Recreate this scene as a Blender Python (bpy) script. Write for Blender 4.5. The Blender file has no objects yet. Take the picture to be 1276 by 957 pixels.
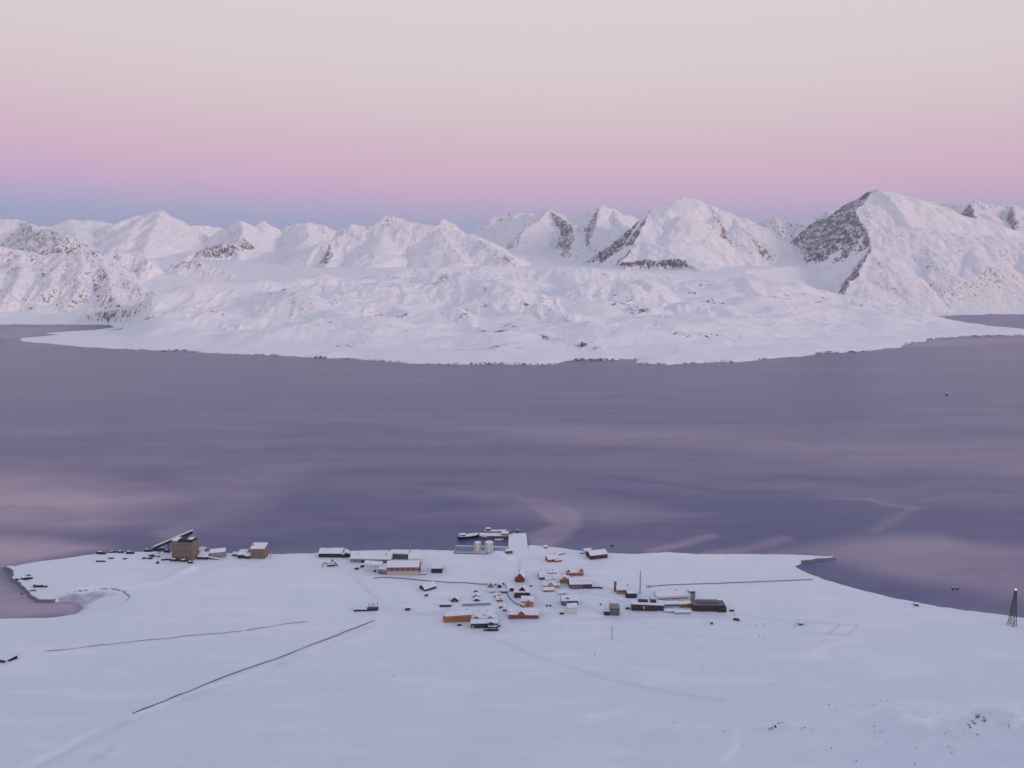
import bpy, bmesh, math, random
import numpy as np
from mathutils import Vector, Matrix
random.seed(7)
rng = np.random.RandomState(11)
SC = bpy.context.scene
COL = SC.collection

# ------------------------------------------------------------------ camera
H = 400.0
F = 928.0                    # focal length for a 1276 px wide frame
PITCH = math.atan((478.5 - 335.0) / F)
cp, sp = math.cos(PITCH), math.sin(PITCH)
cam_data = bpy.data.cameras.new('camera')
cam = bpy.data.objects.new('camera', cam_data)
COL.objects.link(cam)
cam.location = (0, 0, H)
cam.rotation_euler = (math.pi / 2 - PITCH, 0, 0)
cam_data.sensor_width = 36
cam_data.lens = F / 1276 * 36
cam_data.clip_start = 1.0
cam_data.clip_end = 200000
SC.camera = cam
SC.render.resolution_x, SC.render.resolution_y = 1024, 768


def ray(px, py):
    dx, dy = (px - 638) / F, (478.5 - py) / F
    return np.array([dx, cp + dy * sp, -sp + dy * cp])


def flat(px, py, z=0.0):
    d = ray(px, py)
    t = (z - H) / d[2]
    return (d[0] * t, d[1] * t)


def deep(px, py, Y):
    """a survey point at ground distance Y (m) -> x, y, z"""
    d = ray(px, py)
    t = Y / d[1]
    return (d[0] * t, Y, H + d[2] * t)


# ------------------------------------------------------------------ numpy noise
_perm = rng.permutation(4096).astype(np.int64)
_ang = rng.rand(4096) * 2 * np.pi
_gx, _gy = np.cos(_ang), np.sin(_ang)


def perlin(x, y, seed=0):
    x = np.asarray(x, float); y = np.asarray(y, float)
    xi = np.floor(x).astype(np.int64); yi = np.floor(y).astype(np.int64)
    xf, yf = x - xi, y - yi
    u = xf * xf * xf * (xf * (xf * 6 - 15) + 10)
    v = yf * yf * yf * (yf * (yf * 6 - 15) + 10)

    def g(ix, iy, fx, fy):
        h = _perm[(_perm[(ix + seed * 131) & 4095] + iy) & 4095]
        return _gx[h] * fx + _gy[h] * fy
    a = g(xi, yi, xf, yf); b = g(xi + 1, yi, xf - 1, yf)
    c = g(xi, yi + 1, xf, yf - 1); d = g(xi + 1, yi + 1, xf - 1, yf - 1)
    return (a + u * (b - a)) + v * ((c + u * (d - c)) - (a + u * (b - a)))


def fbm(x, y, octs=5, seed=0, gain=0.5):
    s = 0; amp = 1; f = 1
    for o in range(octs):
        s = s + amp * perlin(x * f, y * f, seed + o * 7)
        amp *= gain; f *= 2.03
    return s


def ridged(x, y, octs=5, seed=0, gain=0.5):
    s = 0; amp = 1; f = 1; w = 1.0
    for o in range(octs):
        n = 1 - np.abs(perlin(x * f, y * f, seed + o * 7)) * 1.6
        n = np.clip(n, 0, 1) ** 2 * w
        s = s + amp * n
        w = np.clip(n * 1.6, 0, 1)
        amp *= gain; f *= 2.07
    return s


def sstep(a, b, x):
    t = np.clip((x - a) / (b - a), 0, 1)
    return t * t * (3 - 2 * t)


def poly_sd(X, Y, P):
    """signed distance, positive inside"""
    best = np.full(X.shape, 1e18); inside = np.zeros(X.shape, bool)
    n = len(P)
    for i in range(n):
        ax, ay = P[i]; bx, by = P[(i + 1) % n]
        ex, ey = bx - ax, by - ay
        t = np.clip(((X - ax) * ex + (Y - ay) * ey) / (ex * ex + ey * ey + 1e-9), 0, 1)
        d = (X - ax - t * ex) ** 2 + (Y - ay - t * ey) ** 2
        best = np.minimum(best, d)
        if ay != by:
            c = ((ay > Y) != (by > Y)) & (X < (bx - ax) * (Y - ay) / (by - ay) + ax)
            inside ^= c
    return np.where(inside, 1, -1) * np.sqrt(best)


def line_d(X, Y, P):
    best = np.full(np.shape(X), 1e18)
    for (ax, ay), (bx, by) in zip(P[:-1], P[1:]):
        ex, ey = bx - ax, by - ay
        t = np.clip(((X - ax) * ex + (Y - ay) * ey) / (ex * ex + ey * ey + 1e-9), 0, 1)
        best = np.minimum(best, (X - ax - t * ex) ** 2 + (Y - ay - t * ey) ** 2)
    return np.sqrt(best)


# ------------------------------------------------------------------ materials
def lin(r, g, b):
    f = lambda c: (c / 255) / 12.92 if c / 255 <= 0.04045 else ((c / 255 + 0.055) / 1.055) ** 2.4
    return (f(r), f(g), f(b), 1)


class NT:
    def __init__(s, m):
        m.use_nodes = True
        s.t = m.node_tree; s.t.nodes.clear()

    def n(s, typ, **kw):
        nd = s.t.nodes.new(typ)
        for k, v in kw.items():
            if k.startswith('i_'):
                nd.inputs[k[2:].replace('_', ' ')].default_value = v
            else:
                setattr(nd, k, v)
        return nd

    def l(s, a, b):
        s.t.links.new(a, b)

    def math(s, op, a, b=None, clamp=False):
        nd = s.n('ShaderNodeMath', operation=op, use_clamp=clamp)
        for k, v in enumerate((a, b)):
            if v is None: continue
            if isinstance(v, (int, float)): nd.inputs[k].default_value = v
            else: s.l(v, nd.inputs[k])
        return nd.outputs[0]

    def rng(s, v, a, b, c=0.0, d=1.0, smooth=True):
        nd = s.n('ShaderNodeMapRange', interpolation_type='SMOOTHSTEP' if smooth else 'LINEAR')
        s.l(v, nd.inputs[0])
        for k, x in zip((1, 2, 3, 4), (a, b, c, d)): nd.inputs[k].default_value = x
        return nd.outputs[0]

    def noise(s, vec, scale, detail=4, rough=0.55):
        nd = s.n('ShaderNodeTexNoise')
        nd.inputs['Scale'].default_value = scale; nd.inputs['Detail'].default_value = detail
        nd.inputs['Roughness'].default_value = rough
        s.l(vec, nd.inputs['Vector'])
        return nd.outputs['Fac']

    def mix(s, f, a, b):
        nd = s.n('ShaderNodeMix', data_type='RGBA')
        for k, v in ((0, f), (6, a), (7, b)):
            if isinstance(v, (tuple, float, int)): nd.inputs[k].default_value = v
            else: s.l(v, nd.inputs[k])
        return nd.outputs[2]

    def scaled(s, vec, sc):
        nd = s.n('ShaderNodeMapping'); nd.inputs['Scale'].default_value = sc
        s.l(vec, nd.inputs['Vector'])
        return nd.outputs[0]


SNOW = (0.80, 0.815, 0.85, 1)


def terrain_material(name, far):
    m = bpy.data.materials.new(name); t = NT(m)
    out = t.n('ShaderNodeOutputMaterial'); p = t.n('ShaderNodeBsdfPrincipled')
    t.l(p.outputs[0], out.inputs[0])
    geo = t.n('ShaderNodeNewGeometry'); pos = geo.outputs['Position']
    sep = t.n('ShaderNodeSeparateXYZ'); t.l(geo.outputs['Normal'], sep.inputs[0])
    nz = sep.outputs[2]
    if far:
        n1 = t.noise(t.scaled(pos, (1, 1, 0.2)), 1 / 20, 9, 0.72); n2 = t.noise(pos, 1 / 260, 4)
        at = t.n('ShaderNodeAttribute', attribute_name='rock')
        v = t.math('ADD', at.outputs['Fac'], t.math('MULTIPLY', t.math('SUBTRACT', n1, 0.5), 4.0))
        v = t.math('ADD', v, t.math('MULTIPLY', t.math('SUBTRACT', n2, 0.5), 0.5))
        v = t.math('ADD', v, t.math('MULTIPLY', t.math('SUBTRACT', 0.88, nz), 1.0))
        rock = t.rng(v, 0.46, 0.90, 0.0, 0.93)
        rcol = t.mix(t.noise(pos, 1 / 30, 6), (0.030, 0.032, 0.050, 1), (0.112, 0.094, 0.118, 1))
        scol = t.mix(t.noise(pos, 1 / 300, 4), (0.79, 0.80, 0.835, 1), (0.85, 0.86, 0.88, 1))
        bump_n = t.noise(pos, 1 / 45, 8, 0.6); bd = 9.0
    else:
        n1 = t.noise(t.scaled(pos, (1, 1.7, 1)), 1 / 4, 7, 0.7); n2 = t.noise(pos, 1 / 70, 4)
        v = t.math('ADD', nz, t.math('MULTIPLY', t.math('SUBTRACT', n1, 0.5), 1.5))
        at = t.n('ShaderNodeAttribute', attribute_name='rock')
        v = t.math('SUBTRACT', v, at.outputs['Fac'])
        rock = t.rng(v, 0.50, 0.26, 0.0, 0.85)
        rcol = t.mix(t.noise(pos, 1 / 2.5, 5), (0.02, 0.019, 0.022, 1), (0.085, 0.07, 0.065, 1))
        scol = t.mix(n2, (0.765, 0.785, 0.825, 1), (0.815, 0.83, 0.855, 1))
        fr = t.n('ShaderNodeAttribute', attribute_name='fresh_lit')
        scol = t.mix(fr.outputs['Fac'], scol, (0.93, 0.92, 0.915, 1))  # whiter drift snow, with the lit look of the mounds painted in
        tr = t.n('ShaderNodeAttribute', attribute_name='track')
        tn = t.noise(pos, 1 / 6, 5, 0.7)
        tf = t.math('MULTIPLY', tr.outputs['Fac'], t.rng(tn, 0.25, 0.75, 0.35, 1.0))
        scol = t.mix(tf, scol, (0.50, 0.51, 0.57, 1))
        ic = t.n('ShaderNodeAttribute', attribute_name='ice')
        scol = t.mix(t.math('MULTIPLY', ic.outputs['Fac'], t.rng(t.noise(pos, 1 / 14, 5, 0.6), 0.3, 0.7, 0.4, 1.0)), scol, (0.34, 0.34, 0.43, 1))
        bump_n = t.noise(t.scaled(pos, (1, 1.6, 1)), 1 / 9, 7, 0.6); bd = 0.9
    t.l(t.mix(rock, scol, rcol), p.inputs['Base Color'])
    p.inputs['Roughness'].default_value = 0.75
    p.inputs['Specular IOR Level'].default_value = 0.25
    b = t.n('ShaderNodeBump'); b.inputs['Strength'].default_value = 0.5 if far else 0.5
    b.inputs['Distance'].default_value = bd
    t.l(bump_n, b.inputs['Height']); t.l(b.outputs[0], p.inputs['Normal'])
    return m


def paint(name, col, rough=0.7, grain=0.25, boards=0.0):
    """weathered paint / wood / metal: base colour with grain, board lines and wear"""
    m = bpy.data.materials.new(name); t = NT(m)
    out = t.n('ShaderNodeOutputMaterial'); p = t.n('ShaderNodeBsdfPrincipled')
    t.l(p.outputs[0], out.inputs[0])
    tc = t.n('ShaderNodeTexCoord'); o = tc.outputs['Object']
    n = t.noise(o, 0.6, 6, 0.65)
    dark = tuple(c * (1 - grain) for c in col) + (1,); light = tuple(min(1, c * (1 + grain)) for c in col) + (1,)
    c = t.mix(t.rng(n, 0.3, 0.7), dark, light)
    if boards:
        w = t.n('ShaderNodeTexWave', bands_direction='X'); w.inputs['Scale'].default_value = boards
        w.inputs['Distortion'].default_value = 0.4
        t.l(o, w.inputs['Vector'])
        c = t.mix(t.rng(w.outputs['Fac'], 0.0, 0.25, 0.45, 0.0), c, tuple(x * 0.5 for x in col) + (1,))
    t.l(c, p.inputs['Base Color'])
    p.inputs['Roughness'].default_value = rough
    return m


def snow_mat():
    m = bpy.data.materials.new('roof_snow'); t = NT(m)
    out = t.n('ShaderNodeOutputMaterial'); p = t.n('ShaderNodeBsdfPrincipled')
    t.l(p.outputs[0], out.inputs[0])
    geo = t.n('ShaderNodeNewGeometry'); pos = geo.outputs['Position']
    n = t.noise(pos, 0.35, 5, 0.6)
    t.l(t.mix(t.rng(n, 0.3, 0.75), (0.76, 0.77, 0.81, 1), (0.86, 0.87, 0.89, 1)), p.inputs['Base Color'])
    p.inputs['Roughness'].default_value = 0.7
    b = t.n('ShaderNodeBump'); b.inputs['Strength'].default_value = 0.4; b.inputs['Distance'].default_value = 0.3
    t.l(n, b.inputs['Height']); t.l(b.outputs[0], p.inputs['Normal'])
    return m


def glass_mat():
    m = bpy.data.materials.new('window_glass'); t = NT(m)
    out = t.n('ShaderNodeOutputMaterial'); p = t.n('ShaderNodeBsdfPrincipled')
    t.l(p.outputs[0], out.inputs[0])
    tc = t.n('ShaderNodeTexCoord')
    t.l(t.mix(t.noise(tc.outputs['Object'], 1.2, 3), (0.02, 0.022, 0.03, 1), (0.06, 0.06, 0.075, 1)), p.inputs['Base Color'])
    p.inputs['Roughness'].default_value = 0.12
    return m


M = {
    'snow': snow_mat(), 'glass': glass_mat(),
    'white': paint('white_paint', (0.70, 0.68, 0.66), 0.6, 0.08),
    'cream': paint('cream_paint', (0.58, 0.50, 0.44), 0.6, 0.1, 0.5),
    'frame': paint('white_trim', (0.72, 0.70, 0.70), 0.6, 0.05),
    'red': paint('red_paint', (0.25, 0.055, 0.042), 0.7, 0.3, 0.9),
    'darkred': paint('dark_red_paint', (0.075, 0.018, 0.022), 0.7, 0.3, 0.9),
    'brick': paint('brick_red_paint', (0.33, 0.1, 0.066), 0.7, 0.25, 0.9),
    'orange': paint('orange_paint', (0.52, 0.2, 0.095), 0.7, 0.25, 0.9),
    'tan': paint('tan_paint', (0.54, 0.29, 0.15), 0.7, 0.2, 0.9),
    'pinktan': paint('faded_salmon_paint', (0.48, 0.23, 0.165), 0.7, 0.2, 0.9),
    'ochre': paint('ochre_paint', (0.43, 0.27, 0.10), 0.7, 0.2, 0.9),
    'olive': paint('olive_paint', (0.25, 0.23, 0.12), 0.7, 0.2, 0.9),
    'brown': paint('brown_stain', (0.062, 0.032, 0.028), 0.75, 0.35, 0.7),
    'black': paint('black_stain', (0.022, 0.020, 0.024), 0.7, 0.35, 0.7),
    'green': paint('dark_green_paint', (0.022, 0.035, 0.032), 0.7, 0.3, 0.7),
    'brightgreen': paint('green_container_paint', (0.025, 0.13, 0.035), 0.55, 0.2, 1.5),
    'navy': paint('navy_paint', (0.016, 0.022, 0.05), 0.6, 0.3, 0.8),
    'blue': paint('blue_paint', (0.025, 0.05, 0.12), 0.65, 0.3, 0.8),
    'paleblue': paint('pale_blue_paint', (0.34, 0.42, 0.55), 0.6, 0.15, 0.5),
    'grey': paint('grey_cladding', (0.27, 0.26, 0.28), 0.65, 0.2, 0.6),
    'midgrey': paint('weathered_grey', (0.15, 0.145, 0.155), 0.7, 0.3, 0.6),
    'concrete': paint('tan_concrete', (0.205, 0.158, 0.118), 0.8, 0.22, 0.25),
    'darkwood': paint('dark_timber', (0.035, 0.03, 0.034), 0.8, 0.4, 0.7),
    'fence': paint('weathered_fence_wood', (0.12, 0.115, 0.145), 0.8, 0.35), 'snowpipe': paint('frosted_pipe', (0.24, 0.24, 0.29), 0.8, 0.3),
    'metal': paint('galvanised_metal', (0.20, 0.20, 0.23), 0.5, 0.2),
    'tyre': paint('black_rubber', (0.018, 0.018, 0.02), 0.85, 0.2),
    'hull': paint('dark_hull_paint', (0.02, 0.022, 0.032), 0.5, 0.3),
    'rock': paint('dark_rock', (0.07, 0.065, 0.07), 0.85, 0.45),
    'tank': paint('cream_tank_paint', (0.62, 0.60, 0.54), 0.5, 0.05),
}
m = bpy.data.materials.new('lamp_glow'); t = NT(m)
o_ = t.n('ShaderNodeOutputMaterial'); e_ = t.n('ShaderNodeEmission')
e_.inputs[0].default_value = (1, 0.32, 0.12, 1); e_.inputs[1].default_value = 6
t.l(e_.outputs[0], o_.inputs[0]); M['lamp'] = m


# ------------------------------------------------------------------ grids
def grid_mesh(name, X, Y, Z, mat, attrs=None):
    nr, nc = X.shape
    me = bpy.data.meshes.new(name)
    co = np.stack([X, Y, Z], -1).reshape(-1, 3).astype(np.float32)
    me.vertices.add(len(co)); me.vertices.foreach_set('co', co.ravel())
    i = np.arange(nr - 1)[:, None] * nc + np.arange(nc - 1)[None, :]
    q = np.stack([i, i + 1, i + nc + 1, i + nc], -1).reshape(-1, 4)
    me.loops.add(q.size); me.loops.foreach_set('vertex_index', q.ravel().astype(np.int32))
    me.polygons.add(len(q))
    me.polygons.foreach_set('loop_start', (np.arange(len(q)) * 4).astype(np.int32))
    me.polygons.foreach_set('use_smooth', np.ones(len(q), bool))
    me.update(calc_edges=True); me.validate()
    for k, v in (attrs or {}).items():
        a = me.attributes.new(k, 'FLOAT', 'POINT')
        a.data.foreach_set('value', np.asarray(v, np.float32).ravel())
    me.materials.append(mat)
    o = bpy.data.objects.new(name, me); COL.objects.link(o)
    o['kind'] = 'structure'
    return o


# --- near shore plain -------------------------------------------------------
shore_px = [(-900, 790), (-300, 775), (0, 771), (60, 770), (84, 767.5), (98, 764.5), (106, 757), (98, 750), (84, 749),
            (70, 749.5), (62, 751), (45, 750), (37, 743), (28, 734), (20, 726), (13, 722.5), (16, 719), (15, 713),
            (10, 710.5), (4, 709), (16, 706), (40, 701), (90, 694.5), (120, 690), (160, 688), (215, 687), (330, 691),
            (390, 689.5), (450, 686), (520, 685), (565, 686), (632, 686), (662, 679), (700, 683), (735, 688),
            (790, 690.5), (830, 688), (870, 690.5), (930, 690.5), (985, 691), (1020, 692.5), (1038, 694.5),
            (1043, 697.5), (1020, 698.8), (998, 702), (990, 705.5), (1000, 712), (1025, 721.5), (1060, 732),
            (1110, 744.5), (1170, 756), (1276, 770), (1500, 800), (1800, 850)]
SHORE = [flat(*p) for p in shore_px] + [(3000, 300), (3000, -2000), (-3000, -2000), (-3000, 500)]
LAGOON = [flat(*p) for p in [(70, 747), (92, 741), (115, 738), (140, 737.5), (154, 740), (160, 745), (155, 751),
                             (142, 757), (122, 762), (100, 765.5), (88, 767)]]
ROCKY = [[flat(*p) for p in [(62, 751), (45, 749.5), (37, 743), (28, 734), (20, 726), (13, 722), (16, 719), (15, 713), (10, 710), (4, 708)]],
         [flat(*p) for p in [(1043, 697.5), (1020, 699.5), (1003, 702)]]]
TRACKS = [([flat(*p, 6) for p in L], w, s) for L, w, s in [
    ([(408, 700), (440, 716), (462, 738), (480, 756), (500, 766), (560, 764)], 5, 0.55),
    ([(648, 672), (647, 700), (648, 713), (662, 735), (672, 752), (690, 757), (735, 757), (760, 770), (800, 768), (860, 769), (915, 765)], 6, 0.5),
    ([(20, 975), (110, 925), (165, 898), (230, 873), (330, 838), (400, 810), (470, 779), (520, 765), (560, 760), (632, 765)], 7, 0.45),
    ([(560, 775), (610, 792), (680, 822), (760, 846), (830, 862), (900, 872)], 6, 0.5),
    ([(785, 767), (815, 783), (850, 790), (900, 794), (952, 795)], 4, 0.4),
    ([(905, 760), (950, 768), (1000, 777)], 4, 0.5),
    ([(990, 778), (1015, 774), (1070, 780), (1055, 791), (1000, 786)], 3.5, 0.5),
    ([(1032, 788), (1045, 778)], 3.5, 0.5),
    ([(650, 757), (700, 770), (712, 772), (752, 770)], 5, 0.4),
    ([(240, 706), (300, 703), (380, 702), (420, 706)], 4, 0.3),
    ([(120, 945), (135, 935)], 9, 0.7),
    ([(648, 700), (645, 725), (646, 733)], 5, .6), ([(560, 764), (580, 760), (620, 762), (632, 757), (634, 745), (630, 735), (615, 736)], 3.5, .6),
    ([(632, 765), (640, 775), (660, 777), (690, 768)], 4, .5), ([(662, 735), (672, 741), (700, 744), (730, 738), (765, 744), (780, 752), (785, 764)], 4, .6),
    ([(668, 728), (690, 712), (720, 706), (745, 700)], 4, .5), ([(600, 752), (602, 745), (604, 736), (622, 735)], 2.5, .5), ([(560, 752), (585, 751), (600, 751)], 2.5, .5),
    ([(440, 716), (470, 714), (500, 719), (540, 716)], 5, .5), ([(420, 703), (445, 712), (475, 716)], 5, .5), ([(555, 779), (590, 786), (625, 786), (660, 775)], 3.5, .5),
    ([(815, 768), (850, 768), (880, 767), (915, 773)], 4, .6), ([(610, 733), (622, 735), (636, 739), (645, 747)], 2.5, .6)]]
BERMS = [([flat(*p, 6) for p in L], w, h) for L, w, h in [
    ([(60, 747), (100, 732), (150, 730), (200, 726), (222, 715), (240, 706)], 8, 2.2),
    ([(30, 960), (120, 915), (178, 890), (260, 862), (340, 833), (420, 800), (475, 776)], 7, 1.3),
    ([(1000, 822), (1010, 813), (1030, 805), (1052, 799)], 5, 1.5),
    ([(960, 817), (1000, 816), (1030, 818)], 6, 1.2),
    ([(720, 897), (760, 893), (785, 889)], 8, 1.6),
    ([(905, 950), (915, 935), (922, 915)], 5, 1.0),
    ([(0, 830), (60, 815), (110, 812)], 6, 1.2),
    ([(620, 688), (626, 692), (632, 694)], 9, 2.5)]]
MOUNDS = [(flat(*p, 10), rx, ry, h) for p, rx, ry, h in [
    ((1100, 895), 40, 22, 12), ((1150, 912), 60, 18, 10), ((1230, 915), 70, 20, 15), ((1290, 905), 60, 30, 16),
    ((1095, 880), 20, 10, 6), ((965, 905), 22, 8, 5), ((840, 905), 35, 10, 4), ((1010, 930), 40, 15, 3),
    ((1180, 935), 50, 15, 5), ((640, 908), 60, 12, 2.5), ((330, 905), 90, 15, 2.5), ((0, 822), 16, 8, 2)]]
BARE = [(flat(*p, 10), r, s) for p, r, s in [
    ((640, 940), 14, .2), ((470, 920), 12, .2), ((965, 904), 7, .42), ((972, 900), 5, .42), ((958, 908), 4, .4), ((840, 901), 16, .24), ((865, 903), 12, .22), ((1000, 908), 5, .3),
    ((1100, 878), 8, .4), ((1112, 876), 6, .36), ((1090, 887), 4, .4), ((1145, 886), 12, .33), ((1165, 892), 8, .3), ((1210, 880), 10, .18),
    ((1245, 883), 16, .18), ((1270, 890), 10, .18), ((1218, 915), 10, .18), ((1060, 855), 8, .25), ((1000, 860), 10, .22), ((1032, 878), 4, .4),
    ((1045, 884), 4, .4), ((1090, 912), 5, .4), ((1110, 926), 14, .28), ((1140, 935), 16, .28), ((1036, 932), 4, .4), ((1095, 935), 8, .3),
    ((1186, 938), 6, .33), ((985, 861), 8, .28), ((130, 938), 16, .12), ((160, 952), 8, .14), ((725, 907), 6, .3), ((902, 912), 8, .25),
    ((1175, 800), 14, .2), ((1225, 795), 10, .2), ((926, 930), 5, .3), ((1256, 945), 10, .3)]]


def near_height(X, Y, full=False):
    X = np.asarray(X, float); Y = np.asarray(Y, float)
    sd = poly_sd(X, Y, SHORE)
    wob = perlin(X / 14, Y / 14, 3) * 2.5 + perlin(X / 5, Y / 5, 5) * 0.9
    sw = sd + wob * sstep(900, 1000, np.hypot(X, Y)) * 0.8
    rk = np.zeros(X.shape)
    for L in ROCKY:
        rk = np.maximum(rk, 1 - sstep(4, 9, line_d(X, Y, L)))
    bank = 1.6 * sstep(-1, 6, sw) + rk * 2.4 * sstep(-1.5, 1.5, sw)
    z = -6 + 6 * sstep(-12, 0, sw) + bank
    inl = np.clip(sw, 0, None)
    z = z + 2.2 * (1 - np.exp(-inl / 60)) + 0.006 * np.minimum(inl, 600)
    z = z + sstep(3, 120, inl) * (fbm(X / 160, Y / 160, 4, 21) * 2.6 + fbm(X / 28, Y / 46, 4, 31) * 0.7 + fbm((X + 12 * perlin(X / 90, Y / 90, 33)) / 70, Y / 9, 4, 35) * 0.38)
    lg = poly_sd(X, Y, LAGOON)
    lgw = lg + wob * 0.5
    lf = sstep(-7, 1.5, lgw)
    z = np.where(sd > -2, z * (1 - lf) + lf * 0.25, z)
    for L, w, h in BERMS:
        z = z + 1.9 * h * (0.75 + 0.6 * perlin(X / 35, Y / 35, 36)) * np.exp(-(line_d(X, Y, L) / w) ** 2) * sstep(0, 10, inl)
    for (mx, my), rx, ry, h in MOUNDS:
        q = np.exp(-(((X - mx) / rx) ** 2 + ((Y - my) / ry) ** 2))
        z = z + q * h * 1.0 * (0.8 + 0.6 * fbm(X / 40, Y / 24, 4, 41, 0.42))
    # the mountainside under the camera
    yy = Y + 18 * fbm(X / 120, Y / 120, 3, 51)
    up = np.clip((500 - yy) / 500, 0, 1)
    z = z + 376 * up ** 1.4 + 8 * fbm(X / 60, Y / 60, 4, 61) * sstep(0.02, 0.2, up) * sstep(0, 40, np.hypot(X, Y) - 20)
    if not full:
        return z
    tr = np.zeros(X.shape)
    for L, w, s in TRACKS:
        tr = np.maximum(tr, 0.95 * s * (0.6 + 0.5 * perlin(X / 40, Y / 40, 8)) * (1 - sstep(w * 0.2, w * 0.9, line_d(X, Y, L) + perlin(X / 9, Y / 9, 9) * 2)))
    ia = [flat(*p) for p in [(60, 744), (88, 742), (120, 739.5), (142, 741), (118, 747), (108, 757), (96, 768), (60, 768)]]
    ice = sstep(0, 3, lgw) * (0.10 + 0.9 * sstep(-6, 6, poly_sd(X + 6 * perlin(X / 12, Y / 12, 71), Y + 6 * perlin(X / 12, Y / 12, 72), ia)))
    rock = rk * 0.75 * sstep(2.7, 1.2, sw) * sstep(-4, -1, sw)
    rim = (1 - sstep(0.8, 3.0, np.abs(lgw + 1.5))) * (0.56 + 0.10 * perlin(X / 14, Y / 14, 73)) * sstep(-2, 4, sd)
    rock = np.maximum(rock, rim)
    rock = np.maximum(rock, (0.40 + 0.25 * perlin(X / 20, Y / 20, 74)) * sstep(2.2, .8, sw) * sstep(-2, 0, sw))
    for (bx, by), r, s in BARE:
        q = np.exp(-(((X - bx) / r) ** 2 + ((Y - by) / (r * 0.45)) ** 2))
        rock = np.maximum(rock, 0.95 * s * q)
    rest = sstep(0.0, 0.35, fbm(X / 45, Y / 45, 4, 81) - 0.05) * 0.08 * sstep(200, 420, X) * sstep(760, 620, Y)
    rock = np.maximum(rock, rest)
    fresh_lit = np.zeros(X.shape)  # whiter snow mask; brightens mounds and berms as painted lit faces
    for (mx, my), rx, ry, h in MOUNDS:
        q = np.exp(-(((X - mx) / rx) ** 2 + ((Y - my) / ry) ** 2))
        fresh_lit = np.maximum(fresh_lit, q * sstep(-.25, .45, fbm(X / 30, Y / 16, 4, 87)) * min(1, h / 9))
    for L, w, h in BERMS:
        fresh_lit = np.maximum(fresh_lit, 0.8 * np.exp(-(line_d(X, Y, L) / w) ** 2) * sstep(-.5, .4, perlin(X / 30, Y / 30, 88)))
    fresh_lit = np.maximum(fresh_lit, 0.35 * sstep(0.0, 0.5, fbm((X + 20 * perlin(X / 80, Y / 80, 90)) / 110, Y / 22, 4, 89)))
    return z, tr, ice, rock, fresh_lit


az_in = np.radians(np.linspace(-39, 39, 960))
az = np.concatenate([np.radians(np.linspace(-105, -40, 60)), az_in, np.radians(np.linspace(40, 105, 60))])
rr = np.concatenate([np.linspace(2, 440, 90), np.linspace(445, 1480, 680), np.linspace(1485, 2200, 60)])
# rows follow depth, not radius, inside the view so far rows stay fine
A, R = np.meshgrid(az, rr)
NX, NY = R * np.sin(A), R * np.cos(A)
nz_, tr_, ice_, rock_, fresh_lit_ = near_height(NX, NY, True)
ground = grid_mesh('snow_ground', NX, NY, nz_, terrain_material('near_snow', False), {'track': tr_, 'ice': ice_, 'rock': rock_, 'fresh_lit': fresh_lit_})
del A, R


def gz(x, y):
    return float(near_height(np.array([x]), np.array([y]))[0])


def at(px, py):
    """the point of the near ground seen at a survey pixel"""
    z = 5.0
    for _ in range(7):
        x, y = flat(px, py, z)
        z = 0.5 * z + 0.5 * max(gz(x, y), 0.0)
    return Vector((x, y, max(gz(x, y), 0.0)))


# --- far coast and mountains ------------------------------------------------
coast_px = [(-900, 404), (-300, 404), (0, 404.5), (60, 404.5), (137, 404.8), (142, 408), (120, 411), (85, 413), (55, 415.5), (75, 417), (25, 421.5),
            (28, 426), (60, 428), (95, 432), (140, 434.5), (200, 437.5), (225, 436.5), (260, 440), (320, 442), (350, 443.5), (405, 446.5), (430, 446),
            (465, 449.5), (520, 453), (575, 454), (640, 454), (690, 454.5), (705, 450), (722, 448.5), (755, 449), (792, 447.5),
            (797, 452), (830, 454.5), (868, 453), (900, 450.5), (920, 452), (945, 448), (985, 445), (1008, 442), (1040, 439.5),
            (1085, 437), (1120, 433), (1128, 428), (1150, 425.5), (1175, 421), (1210, 418.5), (1262, 418.5), (1300, 416),
            (1275, 411), (1235, 407), (1195, 401), (1155, 395), (1200, 392.5), (1276, 391.5), (1500, 391), (2200, 391)]
COAST = [flat(*p) for p in coast_px] + [(14000, 20000), (-14000, 20000)]

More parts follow.
